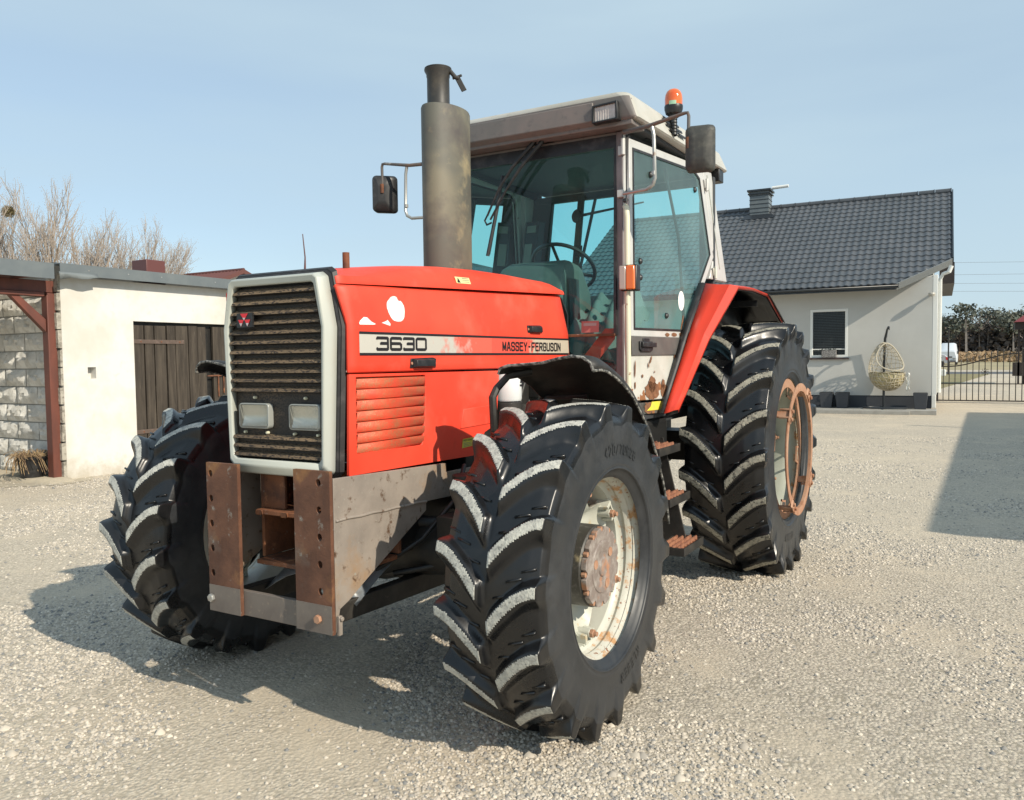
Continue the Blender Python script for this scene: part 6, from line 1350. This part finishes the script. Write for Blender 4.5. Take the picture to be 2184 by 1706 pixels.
# roof of the neighbouring house behind the barn
NB = thing('neighbour_house', 'red brown tiled gable roof showing above the barn left of the tractor', 'house', (-30, 23, 0))
c = MB(); c.box(-36, -27.1, 19.6, 26.4, 0, 4.1); c.prism([(19.6, 4.1), (26.4, 4.1), (23, 5.45)], XP, (-36, -27.1)); build('wall', c, m_plaster, NB)
m_rt = mat('brown_red_tile', (.12, .045, .038), .6)
for sg in (-1, 1):
    rows = []
    for k in range(25):
        t = k / 24; st_ = .035 * (1 - (t * 12) % 1)
        rows.append([(-36 + 9.2 * i / 160, 23 + sg * 3.9 * t, 5.62 - 1.55 * t + st_ + .03 * math.cos(i * PI / 2)) for i in range(161)])
    c = MB(); c.grid(rows); build('roof', c, m_rt, NB, solid=.04)
c = MB(); c.tube([(-36, 23, 5.66), (-26.8, 23, 5.66)], .09, 8)
for sg in (-1, 1): c.hexa([(-26.82, 23, 5.50), (-26.78, 23, 5.50), (-26.78, 23, 5.70), (-26.82, 23, 5.70)], [(-26.82, 23 + sg * 3.9, 3.95), (-26.78, 23 + sg * 3.9, 3.95), (-26.78, 23 + sg * 3.9, 4.15), (-26.82, 23 + sg * 3.9, 4.15)])
build('ridge_and_verge', c, m_rt, NB)
# overhead wires
W_ = thing('power_line', 'thin overhead wires crossing the sky right of the house', 'power line', (4, 66, 0))
c = MB()
for (za, zb_) in ((8.26, 8.13), (7.35, 7.25), (6.70, 6.46), (6.11, 5.84)): c.tube([(-14, 60 + i * 0, za + .25 + 0) if i == 0 else (-14 + 36 * i / 10, 60 + 18 * i / 10, za + (zb_ - za) * (-14 + 36 * i / 10 - .15) / 4.45 * .3 + .05) for i in range(11)], .009, 5)
build('wire', c, mat('wire_grey', (.12, .12, .12), .6), W_)
# ---- van and car on the far side
def vehicle_van():
    V_ = thing('van', 'white high-roofed van parked beyond the iron gate beside a car', 'van', (-2.15, 118, 0), 'vehicles parked across the road')
    o = Vector((-2.15, 118, 0)); c = MB()
    S_ = 1.06
    prof = [(-.98, .35), (-1.0, 1.2), (-.93, 1.75), (-.80, 2.62), (-.62, 2.74), (.62, 2.74), (.80, 2.62), (.93, 1.75), (1.0, 1.2), (.98, .35)]
    L = []
    for y, k, zc_ in ((0, .96, .55), (.12, 1, .62), (.9, 1, .70), (1.7, 1, 1.0), (2.0, 1, 1.0), (5.4, 1, 1.0), (5.5, .97, .99)):
        L.append([tuple(o + Vector((a * k * S_, y, (.3 + (b - .3) * (zc_ if b > .5 else 1)) * S_))) for a, b in prof])
    c.grid(L); n_ = len(prof); c.f.append(tuple(range(n_))); c.mi.append(0); b = build('body', c, mat('van_white', (.62, .66, .70), .4), V_, smooth=40)
    Q = lambda a, y, z: tuple(o + Vector((a * S_, y, z * S_)))
    c = MB(); c.add([Q(-.80, .78, 1.35), Q(.80, .78, 1.35), Q(.72, 1.50, 1.95), Q(-.72, 1.50, 1.95)], [(0, 1, 2, 3)]); c.v[:] = [(x, y - .35, z + .18) for x, y, z in c.v]; build('windscreen', c, mat('van_glass', (.04, .05, .06), .15), V_, smooth=0)
    for s in (-1, 1):
        c = MB(); c.box(*sorted((o.x + s * .62, o.x + s * .92)), 117.90, 117.99, .75, .95); build('headlight', c, mat('van_lamp', (.3, .3, .3), .2), V_, bev=.02)
        for y in (1.0, 4.3): c = MB(); c.lathe([(0, 0), (.34, 0), (.36, .05), (.36, .2), (0, .22)], lambda a, b_, h: (o.x + s * (.84 + h), o.y + y + a, .36 + b_), 20); build('wheel', c, m_black, V_)
        c = MB(); c.box(*sorted((o.x + s * 1.05, o.x + s * 1.25)), 119.2, 119.3, 1.45, 1.85); build('mirror', c, m_black, V_, bev=.03)
    c = MB(); c.box(o.x - .55, o.x + .55, 117.92, 117.99, .95, 1.15); c.box(o.x - .9, o.x + .9, 117.86, 117.98, .38, .62); build('grille', c, mat('bumper_grey', (.12, .12, .13), .6), V_, bev=.03)
vehicle_van()
CR = thing('car', 'silver hatchback with a red tail lamp parked left of the white van', 'car', (-2.6, 104, 0), 'vehicles parked across the road')
o = Vector((-2.6, 104, 0)); c = MB(); side_ = [(-.9, .35), (.9 + 2.6, .35), (3.55, .8), (3.3, .95), (2.4, 1.05), (1.8, 1.48), (.2, 1.52), (-.5, 1.35), (-.86, 1.0), (-.95, .7)]
XY = lambda a, b, w: tuple(o + Vector((-a + .2, w * .92, b)))
c.prism(side_, XY, (0, 1.75)); build('body', c, mat('car_silver', (.42, .43, .45), .35), CR, bev=.08, seg=3)
c = MB(); c.prism([(-.25, .98), (2.15, 1.02), (1.7, 1.38), (.2, 1.42)], XY, (-.012, .0)); build('side_window', c, mat('van_glass', (.04, .05, .06), .15), CR)
c = MB(); c.prism([(-.92, .72), (-.62, .78), (-.58, 1.12), (-.78, 1.08)], XY, (-.02, .0)); build('tail_lamp', c, mat('tail_red', (.60, .03, .03), .3), CR)
for a in (-.15, 2.75): c = MB(); c.lathe([(0, -.03), (.30, -.03), (.32, .02), (.32, .18), (0, .2)], lambda p, q, h: XY(a + p, .33 + q, h), 20); build('wheel', c, m_black, CR)
# slim post, red roofed gate shelter at the right
c = MB(); c.tube([(0, 62, 0), (0, 62, 3.2)], .05, 8); tag(build('sign_post', c, m_iron), 'slim dark post standing between the car and the gate', 'post')
c = MB(); c.box(-1.4, .0, 58, 58.4, 0, .42); tag(build('white_block', c, m_hw, bev=.03), 'low white block lying on the grass left of the gate', 'block')
SH = thing('roofed_kiosk', 'dark wooden kiosk with small red roof cut off by the right edge', 'kiosk', (5.3, 42, 0))
c = MB(); c.box(3.60, 3.68, 42, 42.08, 0, 2.55); c.box(3.80, 6.3, 42.2, 42.3, 0, 2.9); c.box(3.47, 6.5, 41.8, 43.5, 2.55, 2.90); c.box(3.40, 6.4, 42.0, 42.1, .38, 1.02); build('frame', c, mat('kiosk_dark_wood', (.03, .022, .02), .7), SH)
c = MB(); c.hexa([(3.42, 41.6, 2.9), (6.6, 41.6, 2.9), (6.6, 43.7, 2.9), (3.42, 43.7, 2.9)], [(4.2, 42.3, 3.5), (6.6, 42.3, 3.5), (6.6, 43.0, 3.5), (4.2, 43.0, 3.5)]); build('roof', c, mat('kiosk_red_roof', (.20, .04, .045), .6), SH)
# building out of frame on the right, whose shade falls across the yard
AX = thing('outbuilding', 'long plastered outbuilding standing just outside the right edge, shading the gravel', 'building', (8.6, 12, 0))
c = MB(); c.box(6.95, 11, 3.75, 18.9, 0, 2.95); build('wall', c, m_plaster, AX)
c = MB(); c.hexa([(6.60, 3.5, 2.95), (11.3, 3.5, 2.95), (11.3, 19.2, 2.95), (6.60, 19.2, 2.95)], [(6.60, 3.5, 3.13), (11.3, 3.5, 3.6), (11.3, 19.2, 3.6), (6.60, 19.2, 3.13)]); build('roof', c, m_flash, AX)
c = MB(); c.tube([(6.9, 14.3, 3.1), (6.9, 14.3, 4.0)], .05, 10); build('vent_pipe', c, m_chrome, AX)
